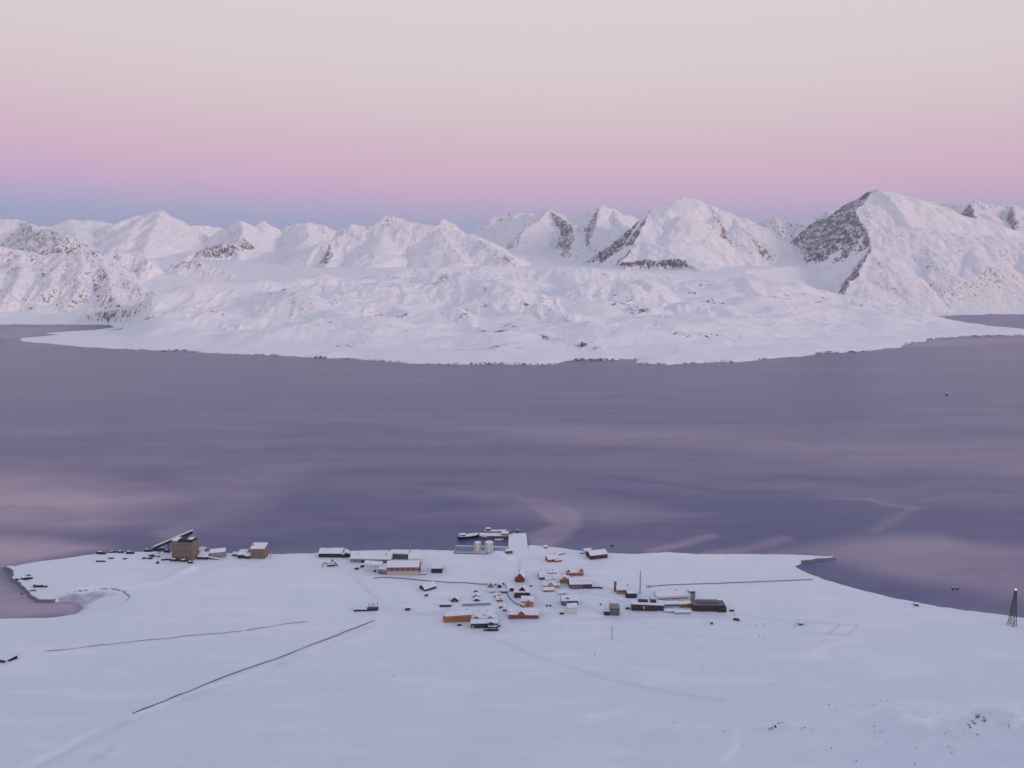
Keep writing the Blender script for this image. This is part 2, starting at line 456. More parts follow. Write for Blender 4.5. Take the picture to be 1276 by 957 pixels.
# ridge lines: points (px, py, distance km); slopes on the left / right of travel; roundness in metres
RIDGES = [
    # far skyline range: points, slope left / right of travel, crest roundness, bare rock left / right
    ([(-200, 280, 11), (-60, 276, 11), (0, 274, 11), (20, 273.5, 11), (45, 281, 11), (75, 283, 11), (90, 273.5, 11.3), (115, 275, 11.3), (145, 280, 11.2), (165, 274, 11), (183, 266, 10.6)], .6, .42, 70, 0, 0),
    ([(183, 266, 10.6), (192, 264, 10.5), (202, 263, 10.5), (211, 277, 10.8), (226, 283, 11), (250, 281, 11.2), (275, 284, 11.4)], .8, .75, 25, 0, .08),
    ([(275, 287, 10.6), (290, 281, 10.5), (300, 275.5, 10.4), (310, 284, 10.6)], .9, .7, 20, 0, .06),
    ([(310, 287, 10.8), (329, 276, 10.9), (350, 287, 11)], .9, .7, 20, 0, 0),
    ([(350, 288, 11), (362, 281, 11), (380, 277.5, 11), (405, 281, 11), (420, 289, 11)], .9, .8, 20, 0, .1),
    ([(420, 289, 11), (440, 279, 11), (465, 284, 11), (478, 271, 11.2), (490, 270, 11.2), (502, 275, 11.2), (540, 282, 11)], .9, .8, 20, 0, .16),
    ([(530, 284, 10.9), (550, 274.5, 10.8), (560, 278, 10.8), (578, 291, 11), (592, 292, 11.2)], .9, .8, 20, 0, .12),
    ([(592, 290, 11.4), (606, 280, 11.4), (616, 270, 11.5), (640, 265.5, 11.5), (663, 267, 11.3)], .9, .8, 20, 0, .16),
    ([(655, 272, 11.2), (668, 268, 11.1), (685, 262, 11), (698, 266, 11), (710, 271, 11), (722, 272, 11)], .9, .8, 20, 0, .1),
    ([(722, 272, 11), (735, 264, 10.9), (748, 257.5, 10.8), (765, 262, 10.8), (790, 271, 11), (830, 284, 11)], .9, .75, 20, 0, .12),
    ([(930, 280, 11), (950, 277, 11), (966, 272, 10.8), (985, 278.5, 10.8), (1005, 281, 10.8)], .9, .9, 20, 0, .24),
    ([(1000, 283, 10.8), (1020, 268, 10.6), (1035, 264, 10.5), (1060, 262, 10.5)], .9, .9, 20, 0, .1),
    ([(1130, 254, 11.5), (1152, 251, 11.4), (1170, 252.5, 11.4), (1190, 254, 11.2), (1200, 256, 11.1), (1207, 251.5, 11), (1216, 250, 11), (1230, 254.5, 11), (1247, 258, 11), (1262, 256, 11), (1276, 259, 11), (1330, 265, 11), (1450, 275, 11)], .9, .9, 15, 0, .14),
    ([(1207, 252, 11), (1214, 262, 10.6), (1217, 274, 10.2)], .5, 1.2, 12, .1, .5),
    ([(1262, 256, 11), (1266, 266, 10.6), (1268, 276, 10.2)], .5, 1.2, 12, .1, .4),
    # spurs of the skyline range, travelling towards the viewer (left of travel = east)
    ([(202, 263, 10.5), (197, 272, 10.1), (190, 288, 9.6), (180, 312, 8.9)], .55, .6, 15, .10, 0),
    ([(183, 266, 10.6), (165, 285, 9.8), (158, 300, 9.3)], .55, .55, 25, 0, .04),
    ([(90, 273, 11.3), (98, 290, 10.2), (88, 308, 9.2)], .4, .5, 60, 0, 0),
    ([(30, 276, 11), (45, 287, 9.9), (60, 287, 9.4), (75, 290, 9.2), (86, 296, 9.0)], .55, .9, 15, .3, .3),
    ([(300, 275.5, 10.4), (303, 290, 9.7), (297, 306, 9.1), (299, 318, 8.8)], .6, .9, 12, .04, .14),
    ([(303, 297, 9.3), (296, 306, 9.0), (283, 303, 8.95), (268, 305, 8.95), (257, 308, 8.95), (248, 314, 8.9)], 1.2, .5, 12, .42, 0),
    ([(380, 278, 11), (386, 295, 10), (366, 312, 9)], .5, .55, 30, 0, .1),
    # middle rounded mountain
    ([(385, 332, 8.0), (397, 313, 8.3), (410, 299, 8.5), (440, 289, 8.7), (480, 281, 8.8), (510, 276.5, 8.8), (545, 281.5, 8.7), (590, 293, 8.5), (618, 309, 8.2), (640, 322, 7.9)], .5, .55, 60, 0, .10),
    ([(410, 299, 8.5), (416, 318, 8.0), (404, 336, 7.6)], .6, .9, 15, .05, .42),
    ([(480, 281, 8.8), (474, 310, 8.0), (460, 333, 7.5)], .42, .45, 60, 0, .05),
    ([(545, 281, 8.7), (556, 300, 8.1), (576, 324, 7.5)], .6, .42, 30, .24, 0),
    ([(590, 293, 8.5), (605, 309, 8.0), (632, 328, 7.5)], .9, .5, 20, .40, .08),
    # back middle peaks
    ([(640, 266, 11.5), (650, 280, 10.7), (662, 295, 9.9)], .55, .6, 30, .04, .06),
    ([(685, 262, 11), (672, 274, 10.5), (652, 288, 9.9)], .5, .9, 15, 0, .30),
    ([(685, 262, 11), (712, 280, 10.2), (718, 296, 9.4), (712, 306, 9.0)], .6, 1.1, 12, .1, .45),
    ([(748, 257.5, 10.8), (745, 270, 10.4), (742, 285, 9.8), (736, 298, 9.3)], .45, 1.1, 12, .05, .45),
    ([(765, 262, 10.8), (775, 280, 10), (765, 298, 9.2)], .55, .7, 25, .05, .1),
    # central peak: a sheer western wall under a snow dome
    ([(853, 245.5, 9.3), (840, 249, 9.2), (828, 255, 9.1), (812, 262, 9.0)], .42, .9, 8, 0, .1),
    ([(812, 262, 9.0), (807, 272, 8.75), (799, 287, 8.4), (790, 303, 8.1), (779, 317, 7.8), (767, 331, 7.5)], .52, 1.0, 8, 0, .62),
    ([(812, 263, 9.05), (795, 278, 8.85), (772, 297, 8.55), (748, 314, 8.25), (722, 331, 7.95)], 1.0, 1.1, 8, .55, .5),
    ([(853, 245.5, 9.3), (866, 252, 9.25), (886, 256, 9.2), (905, 264, 9.1), (926, 271, 9), (945, 283, 8.9), (965, 298, 8.8)], .6, .52, 25, 0, .08),
    ([(886, 256, 9.2), (890, 272, 8.8), (900, 290, 8.45)], 1.0, .45, 10, .50, .15),
    ([(905, 264, 9.1), (920, 280, 8.7), (936, 294, 8.4)], 1.0, .5, 10, .36, .05),
    ([(853, 245.5, 9.3), (848, 268, 8.8), (836, 295, 8.2), (826, 310, 7.85)], .40, .62, 90, 0, 0),
    ([(790, 303, 8.1), (806, 301, 7.95), (818, 306, 7.8), (834, 309, 7.7), (850, 317, 7.55), (868, 323, 7.4)], .35, .45, 20, 0, .06),
    ([(795, 303, 7.9), (787, 313, 7.7), (777, 323, 7.5), (768, 332, 7.35)], .55, 1.1, 8, .2, .7),
    ([(776, 326, 7.35), (795, 325, 7.3), (815, 325, 7.25), (835, 324, 7.2), (847, 322, 7.17), (856, 326, 7.1), (862, 336, 6.95)], .3, 1.25, 8, .1, .72),
    ([(856, 322, 7.3), (880, 331, 7.05), (905, 340, 6.8), (935, 351, 6.45)], .45, .5, 40, .1, .16),
    # great pyramid to the east
    ([(1092, 235.5, 8.8), (1084, 239, 8.85), (1070, 246.5, 9.0), (1056, 254, 9.15), (1040, 264, 9.35), (1018, 276, 9.6), (1005, 285, 9.8)], .95, .8, 8, .62, .2),
    ([(1090, 237, 8.78), (1080, 249, 8.6), (1067, 262, 8.4), (1073, 276, 8.15), (1080, 289, 7.95), (1088, 307, 7.65), (1078, 326, 7.35), (1068, 345, 7.05), (1056, 360, 6.85)], .55, 1.05, 8, .05, .60),
    ([(1067, 262, 8.45), (1050, 280, 8.5), (1030, 298, 8.5), (1010, 318, 8.5)], .95, 1.1, 8, .62, .6),
    ([(1080, 289, 7.98), (1060, 304, 7.95), (1042, 322, 7.9), (1030, 338, 7.85)], .95, 1.0, 8, .58, .55),
    ([(1080, 249, 8.6), (1060, 262, 8.75), (1040, 280, 8.85), (1018, 300, 8.95)], .9, 1.0, 8, .6, .6),
    ([(1092, 235.5, 8.8), (1120, 243, 8.8), (1150, 252, 8.75), (1185, 264, 8.7), (1218, 274, 8.6), (1276, 290, 8.5), (1400, 310, 8.4)], .6, .40, 60, 0, 0),
    ([(1080, 289, 7.95), (1110, 281, 8.05), (1140, 283, 8.0), (1180, 289, 7.95), (1215, 291, 7.95), (1260, 296, 7.9), (1320, 300, 7.9)], .3, .55, 30, 0, .06),
    ([(1125, 282, 8.02), (1142, 292, 7.85), (1152, 305, 7.65), (1164, 325, 7.35), (1160, 345, 7.1)], .6, .85, 12, .16, .10),
    ([(1172, 288, 7.95), (1176, 305, 7.7), (1170, 330, 7.3)], .6, .75, 18, .12, .06),
    ([(1220, 292, 7.95), (1212, 315, 7.5), (1202, 345, 7.1)], .5, .7, 18, .05, .03),
    ([(1255, 296, 7.9), (1268, 310, 7.65), (1285, 335, 7.25)], .8, .6, 15, .12, .10),
    ([(1088, 307, 7.65), (1105, 330, 7.3), (1112, 350, 7.0)], .5, .5, 40, .05, .05),
    # near western mountain
    ([(-150, 318, 6.8), (-40, 306, 6.8), (0, 308, 6.8), (25, 313, 6.8), (55, 319, 6.75), (85, 313, 6.7), (100, 309, 6.7), (118, 311, 6.65), (131, 327, 6.55), (142, 340, 6.4), (165, 352, 6.2), (195, 366, 6.0)], .9, .72, 12, 0.06, 0.19),
    ([(118, 311, 6.65), (130, 330, 6.4), (138, 352, 6.1), (148, 378, 5.8)], .7, .9, 8, 0.19, 0.21),
    ([(85, 313, 6.7), (72, 335, 6.38), (62, 360, 6.05)], .7, .75, 10, 0.16, 0.14),
    ([(100, 309, 6.68), (104, 330, 6.38), (100, 352, 6.1)], .75, .75, 10, 0.17, 0.14),
    ([(25, 313, 6.8), (28, 335, 6.4), (18, 362, 6.0)], .6, .7, 12, 0.09, 0.12),
    ([(55, 319, 6.75), (48, 345, 6.35), (40, 368, 6.0)], .65, .7, 10, 0.12, 0.12),
    ([(-20, 308, 6.8), (-10, 335, 6.4), (-14, 362, 6.0)], .6, .7, 12, 0.07, 0.09),
    ([(143, 324, 7.0), (150, 316, 7.0), (172, 313, 7.1), (188, 327, 6.9)], .9, .85, 12, 0.06, 0.16),
    ([(214, 336, 7.0), (221, 327, 7.0), (232, 323, 7.0), (252, 327, 6.95), (280, 338, 6.8), (314, 354, 6.55)], .6, .9, 12, 0.03, 0.22),
    # peninsula spine and knolls
    ([(138, 404, 4.85), (148, 396, 4.88), (165, 387, 4.92), (190, 376, 5.0), (215, 367, 5.1), (245, 361, 5.25), (320, 356, 5.5), (400, 347, 5.7), (500, 337, 5.85), (600, 334, 6.0), (700, 335, 6.0), (800, 339, 6.0), (900, 350, 5.9), (945, 353, 5.8), (1000, 366, 5.65), (1060, 379, 5.45), (1120, 393, 5.2)], .25, .30, 100, .08, .05),
    ([(138, 405, 4.83), (146, 399, 4.8), (160, 397, 4.72)], .5, .9, 8, .6, .6), ([(141, 406, 4.95), (150, 398, 4.98), (163, 390, 5.05), (178, 383, 5.1)], .7, 1.0, 8, .5, .55),
    ([(560, 343, 5.5), (610, 352, 5.2), (640, 362, 4.95), (655, 372, 4.8)], .38, .4, 25, .2, .05),
    ([(330, 366, 5.2), (380, 375, 4.7), (430, 392, 4.3)], .3, .36, 40, .06, .12),
    ([(930, 352, 5.6), (948, 366, 5.2), (940, 386, 4.9)], .45, .5, 15, .2, .14),
    ([(800, 345, 5.6), (815, 362, 5.1), (800, 378, 4.8)], .38, .48, 20, .05, .2),
    ([(670, 383, 4.5), (700, 392, 4.3), (716, 403, 4.15)], .4, .65, 12, .18, .24),
    ([(590, 400, 4.1), (612, 407, 3.95), (650, 411, 3.9)], .25, .9, 8, .1, .5),
    ([(668, 415, 3.8), (695, 423, 3.68), (745, 433, 3.5)], .22, .9, 8, .06, .42),
    ([(990, 365, 5.5), (1040, 374, 5.35), (1060, 385, 5.2)], .35, .45, 20, .05, .14),
    ([(225, 393, 4.5), (270, 390, 4.5), (320, 399, 4.3)], .25, .45, 15, .05, .18),
    ([(560, 385, 4.5), (580, 394, 4.3), (590, 403, 4.15)], .4, .6, 12, .2, .3),
    ([(420, 380, 4.7), (470, 378, 4.75), (510, 390, 4.5)], .3, .4, 25, .05, .16),
    ([(300, 392, 4.4), (345, 388, 4.45), (395, 400, 4.15)], .25, .4, 20, .03, .14),
    ([(730, 360, 5.2), (770, 356, 5.3), (800, 366, 5.0)], .3, .4, 20, .03, .14),
    ([(850, 372, 4.9), (890, 376, 4.8), (930, 392, 4.5)], .25, .35, 20, .05, .1),
]
ROCKS_FAR = [  # small bare outcrops: (px, py, km), radius m, amount
    ((148, 402, 4.9), 90, .75), ((158, 396, 4.9), 70, .6), ((88, 314, 6.7), 60, .4), ((122, 313, 6.62), 50, .45), ((625, 412, 3.9), 50, .5), ((600, 409, 4.0), 30, .4), ((680, 420, 3.74), 35, .4),
    ((725, 433, 3.55), 40, .45), ((745, 434, 3.5), 25, .4), ((708, 398, 4.2), 45, .3), ((578, 392, 4.3), 40, .3), ((630, 322, 7.9), 110, .3), ((146, 322, 7.0), 40, .45),
    ((940, 355, 5.6), 50, .35), ((948, 368, 5.2), 40, .25), ((655, 375, 4.75), 35, .3)]


def far_height(X, Y):
    sd = poly_sd(X, Y, COAST)
    sd = sd + (perlin(X / 130, Y / 130, 3) * 27 + perlin(X / 45, Y / 45, 4) * 16 + perlin(X / 18, Y / 18, 5) * 7) * (1 - 0.7 * sstep(-24, -27, np.degrees(np.arctan2(X, Y))))
    azm = np.degrees(np.arctan2(X, Y))
    west = sstep(-25.5, -28.0, azm) * sstep(5480, 5380, Y)
    wx = X + 24 * fbm(X / 170, Y / 170, 4, 13); wy = Y + 40 * fbm(X / 170, Y / 170, 4, 17)
    base = np.interp(Y, [3000, 4600, 5400, 6200, 7000, 8000, 8500, 9000, 9500, 10500, 13000], [60, 110, 230, 330, 375, 425, 462, 525, 600, 670, 700])
    base = base * (1 - 0.6 * np.exp(-((X + 2850) / 900) ** 2 - ((Y - 5950) / 620) ** 2))
    base = base + 16 * fbm(X / 900, Y / 700, 3, 19)
    inl = np.clip(sd, 0, None)
    base = np.minimum(base, 4 + 0.05 * inl + 0.00013 * inl ** 2)
    gul = ridged((wx + 40 * perlin(X / 220, Y / 220, 24)) / 120, wy / 360, 5, 23, 0.5)
    z = base.copy()
    bare = np.zeros(X.shape)
    for P, sl, sr, rnd, rl, rr_ in RIDGES:
        rl, rr_ = (min(q * 1.15 + .03, .64) if q > .03 else q for q in (rl, rr_))
        W = [deep(p[0], p[1], p[2] * 1000) for p in P]
        pen_ = P[0][2] < 6.1
        endk = 0.45 if pen_ else 1.0
        best = np.full(X.shape, -1e9); br = np.zeros(X.shape)
        dn = np.full(X.shape, 1e18); kn = np.zeros(X.shape)
        for (ax, ay, az_), (bx, by, bz) in zip(W[:-1], W[1:]):      # which side of the nearest stretch of crest
            ex, ey = bx - ax, by - ay
            t = np.clip(((wx - ax) * ex + (wy - ay) * ey) / (ex * ex + ey * ey + 1e-9), 0, 1)
            dx, dy = wx - ax - t * ex, wy - ay - t * ey
            d = np.hypot(dx, dy)
            up_ = d < dn
            kn = np.where(up_, (ex * dy - ey * dx) / (math.hypot(ex, ey) * np.maximum(d, 1e-6)), kn); dn = np.where(up_, d, dn)
        k = sstep(-.45, .45, kn)
        for q_, ((ax, ay, az_), (bx, by, bz)) in enumerate(zip(W[:-1], W[1:])):
            ex, ey = bx - ax, by - ay
            t0 = ((wx - ax) * ex + (wy - ay) * ey) / (ex * ex + ey * ey + 1e-9)
            t = np.clip(t0, 0, 1)
            over = np.zeros(X.shape)
            if q_ == 0: over = np.maximum(over, -t0)
            if q_ == len(W) - 2: over = np.maximum(over, t0 - 1)
            over = over * math.hypot(ex, ey)
            dx, dy = wx - ax - t * ex, wy - ay - t * ey
            d = np.hypot(dx, dy)
            s = sr + (sl - sr) * k
            zr = az_ + (bz - az_) * t
            dd = np.sqrt(d * d + rnd * rnd) - rnd
            r = (rr_ + (rl - rr_) * k) * (1 - 0.8 * sstep(600, 1300, d))
            hh = zr - s * dd * (1.05 - 0.25 * dd / (dd + 500)) - np.maximum(endk - s, 0) * over - (0 if pen_ else 1) * np.maximum(0.78 - s, 0) * np.sqrt(np.maximum(d - 300, 0) ** 2 + 900) + (gul - 0.75) * np.minimum(dd * s * 0.25, 5 + 17 * np.clip(r * 2, 0, 1))
            up_ = hh > best
            br = np.where(up_, r, br); best = np.where(up_, hh, best)
        win = sstep(-4, 10, best - z)
        bare = bare * (1 - win) + br * win
        z = np.maximum(z, best)
    near_shore = sstep(0, 320, inl)
    pen = sstep(6300, 5600, Y)
    up = sstep(0, 110, z - base) * (1 - pen)
    bare = bare * sstep(5, 60, z - base)
    det = (ridged(wx / 240, wy / 240, 6, 29, 0.45) - 0.75) * (3 + 12 * np.clip(bare * 2, 0, 1) + 9 * sstep(9300, 10200, Y)) * up + fbm(X / 420, Y / 420, 6, 37, 0.45) * 11 * up + fbm(X / 110, Y / 110, 4, 39, 0.5) * (3.5 + 4 * np.clip(bare * 2, 0, 1) + 6 * sstep(9300, 10200, Y)) * up
    knol = ((ridged(X / 460 + .4 * perlin(X / 400, Y / 400, 44), Y / 260, 7, 43, 0.47) - 0.75) * (1 + 11 * pen * sstep(60, 500, inl)) + fbm(X / 90, Y / 60, 4, 47) * 2.0 * (0.15 + pen)) * near_shore
    hills = fbm(X / 900, Y / 540, 5, 61, 0.40) * 100 * pen * sstep(80, 700, inl)
    z = z + (det + knol + hills) * near_shore
    led = sstep(1.15, 1.5, ridged(wx / 380 + .5 * perlin(X / 300, Y / 300, 77), wy / 150, 5, 79, 0.5)) * sstep(-.05, .4, fbm(X / 500, Y / 400, 3, 83))
    bare = np.maximum(bare + 0.0 * pen * sstep(100, 500, inl), led * pen * (0.30 + 0.36 * sstep(100, 400, inl)))
    low = np.minimum(z, 4 + 0.20 * inl + 0.0011 * inl ** 2)
    ptx, pty = flat(152, 403)
    low = low + 150 * np.exp(-((X - ptx) ** 2 + (Y - pty - 40) ** 2) / 230 ** 2)
    low = np.where(west > 0, low * (1 - west) + west * np.minimum(low, 2 + 0.018 * inl), low)
    z = np.minimum(z, low)
    cl = 0.5 + 0.5 * np.clip(perlin(X / 160, Y / 160, 53) * 2.5, -1, 1)
    shore = -8 + 8 * sstep(-25, 0, sd) + (1.0 + 7.0 * cl) * sstep(-2, 7, sd) * (1 - 0.7 * west)
    z = np.where(sd > 0, np.maximum(z, 0) * sstep(0, 60, sd) + shore, shore)
    rock = bare
    for (px, py, km), r, s in ROCKS_FAR:
        cx, cy, _ = deep(px, py, km * 1000)
        rock = np.maximum(rock, min(1.0, 1.9 * s) * np.exp(-(((X - cx) / r) ** 2 + ((Y - cy) / (r * 1.3)) ** 2)))
    rock = np.maximum(rock, (0.25 + 0.6 * cl) * sstep(14, 5, sd) * sstep(-10, -2, sd))
    return z, rock


faz = np.radians(np.linspace(-41, 41, 1500))
frr = np.concatenate([np.linspace(3000, 5200, 260), np.linspace(5207, 9600, 430), np.linspace(9612, 12600, 200), np.linspace(12700, 15000, 20)])
A, R = np.meshgrid(faz, frr)
D = R  # depth rows
FX, FY = D * np.tan(A), D * 1.0
fz_, frock_ = far_height(FX, FY)
far = grid_mesh('mountain_terrain', FX, FY, fz_, terrain_material('far_snow_and_rock', True), {'rock': frock_})
del A, R, D

# --- water ------------------------------------------------------------------
wp = lambda L: [flat(*p) for p in L]
ICE_GLOW_POLY = [  # thin ice patches, and sky reflections painted as pale pink patches
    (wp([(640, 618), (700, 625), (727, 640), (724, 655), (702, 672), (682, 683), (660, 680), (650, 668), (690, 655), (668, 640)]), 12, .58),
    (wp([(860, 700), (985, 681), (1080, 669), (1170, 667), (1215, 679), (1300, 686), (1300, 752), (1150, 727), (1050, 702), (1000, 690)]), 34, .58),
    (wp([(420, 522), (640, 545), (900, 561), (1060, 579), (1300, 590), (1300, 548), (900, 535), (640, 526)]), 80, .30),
    (wp([(-60, 590), (100, 600), (230, 622), (120, 650), (-60, 655)]), 120, 1.15),  # reflected pink sky glow, painted into the water colour
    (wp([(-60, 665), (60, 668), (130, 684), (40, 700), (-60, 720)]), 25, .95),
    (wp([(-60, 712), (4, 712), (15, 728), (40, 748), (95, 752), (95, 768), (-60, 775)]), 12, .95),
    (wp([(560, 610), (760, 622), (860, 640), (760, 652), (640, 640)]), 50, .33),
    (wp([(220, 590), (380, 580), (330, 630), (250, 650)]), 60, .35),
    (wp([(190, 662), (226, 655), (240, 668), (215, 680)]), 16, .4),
    (wp([(1130, 425), (1276, 420), (1300, 426), (1130, 432)]), 40, .6),  # pinkish reflection strip along the far shore, painted as colour
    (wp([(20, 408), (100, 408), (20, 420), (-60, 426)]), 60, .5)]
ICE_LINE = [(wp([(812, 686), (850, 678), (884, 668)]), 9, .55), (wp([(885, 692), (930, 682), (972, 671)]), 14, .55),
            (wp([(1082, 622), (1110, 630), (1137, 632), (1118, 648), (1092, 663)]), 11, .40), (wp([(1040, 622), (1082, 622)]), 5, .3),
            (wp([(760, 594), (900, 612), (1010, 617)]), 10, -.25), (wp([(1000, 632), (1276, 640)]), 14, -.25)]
wa = np.radians(np.concatenate([np.linspace(-180, -42, 40), np.linspace(-41, 41, 620), np.linspace(42, 180, 40)]))
wr = np.concatenate([[1, 300, 700], np.linspace(900, 2200, 330), np.linspace(2206, 7000, 330), np.linspace(7100, 15500, 40)])
A, R = np.meshgrid(wa, wr)
WX, WY = R * np.sin(A), R * np.cos(A)
nX = WX + 60 * fbm(WX / 300, WY / 500, 4, 91); nY = WY + 70 * fbm(WX / 260, WY / 340, 4, 93)
ice = np.zeros(WX.shape)  # water mask: thin ice plus the painted sky reflections
for P, soft, s in ICE_GLOW_POLY:
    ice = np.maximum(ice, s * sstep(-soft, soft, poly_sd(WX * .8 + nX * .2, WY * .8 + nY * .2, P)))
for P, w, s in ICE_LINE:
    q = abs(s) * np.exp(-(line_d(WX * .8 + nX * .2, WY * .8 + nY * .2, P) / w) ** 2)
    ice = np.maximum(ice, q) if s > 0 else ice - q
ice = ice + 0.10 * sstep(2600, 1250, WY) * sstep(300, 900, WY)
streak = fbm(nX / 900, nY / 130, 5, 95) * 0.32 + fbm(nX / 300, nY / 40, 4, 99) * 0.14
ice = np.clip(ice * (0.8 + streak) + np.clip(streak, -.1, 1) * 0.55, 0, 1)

m = bpy.data.materials.new('fjord_water'); t = NT(m)
out = t.n('ShaderNodeOutputMaterial'); p = t.n('ShaderNodeBsdfPrincipled'); t.l(p.outputs[0], out.inputs[0])
geo = t.n('ShaderNodeNewGeometry'); pos = geo.outputs['Position']
at_ = t.n('ShaderNodeAttribute', attribute_name='ice')  # carries thin ice and the painted pink reflections
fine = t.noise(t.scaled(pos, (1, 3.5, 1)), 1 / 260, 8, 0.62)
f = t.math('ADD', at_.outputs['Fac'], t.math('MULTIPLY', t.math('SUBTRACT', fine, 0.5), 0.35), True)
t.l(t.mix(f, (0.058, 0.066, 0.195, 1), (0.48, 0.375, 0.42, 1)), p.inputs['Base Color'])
t.l(t.rng(f, 0, 1, 0.30, 0.45), p.inputs['Roughness'])
p.inputs['IOR'].default_value = 1.33
b = t.n('ShaderNodeBump'); b.inputs['Strength'].default_value = 0.35; b.inputs['Distance'].default_value = 1.2
t.l(t.noise(t.scaled(pos, (1, 1.8, 1)), 1 / 7, 6, 0.6), b.inputs['Height']); t.l(b.outputs[0], p.inputs['Normal'])
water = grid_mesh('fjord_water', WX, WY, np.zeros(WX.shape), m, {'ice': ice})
del A, R

#OBJECTS-BEGIN
# ------------------------------------------------------------------ builders
class MB:
    def __init__(s):
        s.v = []; s.f = []

    def add(s, verts, faces):
        n = len(s.v); s.v += [tuple(v) for v in verts]; s.f += [tuple(i + n for i in f) for f in faces]
        return s

    def box(s, x0, x1, y0, y1, z0, z1):
        return s.add([(x0, y0, z0), (x1, y0, z0), (x1, y1, z0), (x0, y1, z0), (x0, y0, z1), (x1, y0, z1), (x1, y1, z1), (x0, y1, z1)],
                     [(0, 3, 2, 1), (4, 5, 6, 7), (0, 1, 5, 4), (1, 2, 6, 5), (2, 3, 7, 6), (3, 0, 4, 7)])

    def prism(s, prof, a, b, axis='x'):
        """profile of (u, z) pairs pushed along x (u = y) or along y (u = x)"""
        n = len(prof)
        mk = (lambda t, u, z: (t, u, z)) if axis == 'x' else (lambda t, u, z: (u, t, z))
        V = [mk(a, u, z) for u, z in prof] + [mk(b, u, z) for u, z in prof]
        Fc = [tuple(range(n)), tuple(range(2 * n - 1, n - 1, -1))] + [(i, i + n, (i + 1) % n + n, (i + 1) % n) for i in range(n)]
        return s.add(V, Fc)

    def bar(s, p, q, r, r2=None, n=5):
        p, q = Vector(p), Vector(q); r2 = r if r2 is None else r2
        d = (q - p).normalized(); a = d.orthogonal().normalized(); b = d.cross(a)
        V = [p + (a * math.cos(k * 2 * math.pi / n) + b * math.sin(k * 2 * math.pi / n)) * r for k in range(n)]
        V += [q + (a * math.cos(k * 2 * math.pi / n) + b * math.sin(k * 2 * math.pi / n)) * r2 for k in range(n)]
        return s.add(V, [tuple(range(n - 1, -1, -1)), tuple(range(n, 2 * n))] + [(k, (k + 1) % n, (k + 1) % n + n, k + n) for k in range(n)])

    def build(s, name, mat, parent=None, smooth=False):
        me = bpy.data.meshes.new(name); me.from_pydata(s.v, [], s.f)
        bm = bmesh.new(); bm.from_mesh(me); bmesh.ops.recalc_face_normals(bm, faces=bm.faces); bm.to_mesh(me); bm.free()
        me.materials.append(M[mat])
        if smooth:
            me.polygons.foreach_set('use_smooth', [True] * len(me.polygons))
        o = bpy.data.objects.new(name, me); COL.objects.link(o)
        if parent: o.parent = parent
        return o


def tag(o, label, cat, group=None, kind=None):
    if label: o['label'] = label
    if cat: o['category'] = cat
    if group: o['group'] = group
    if kind: o['kind'] = kind
    return o


def thing(name, label, cat, loc, rz=0.0, group=None):
    o = bpy.data.objects.new(name, None); COL.objects.link(o)
    o.location = loc; o.rotation_euler = (0, 0, rz); o.empty_display_size = 1
    return tag(o, label, cat, group)


def copy_tree(o, parent=None):
    c = o.copy(); COL.objects.link(c)
    if parent: c.parent = parent
    for ch in list(o.children): copy_tree(ch, c)
    return c


def frame(p0, p1):
    """two survey pixels along the foot of the near wall -> centre, heading, length, vertical px per metre"""
    A_, B_ = at(*p0), at(*p1)
    d = B_ - A_; L = math.hypot(d.x, d.y); rz = math.atan2(d.y, d.x)
    c = (A_ + B_) / 2
    dep = c.y * cp + (H - c.z) * sp
    vpm = F / dep * math.cos(math.atan2(H - c.z, c.y)) * 1.0
    return c, rz, L, vpm


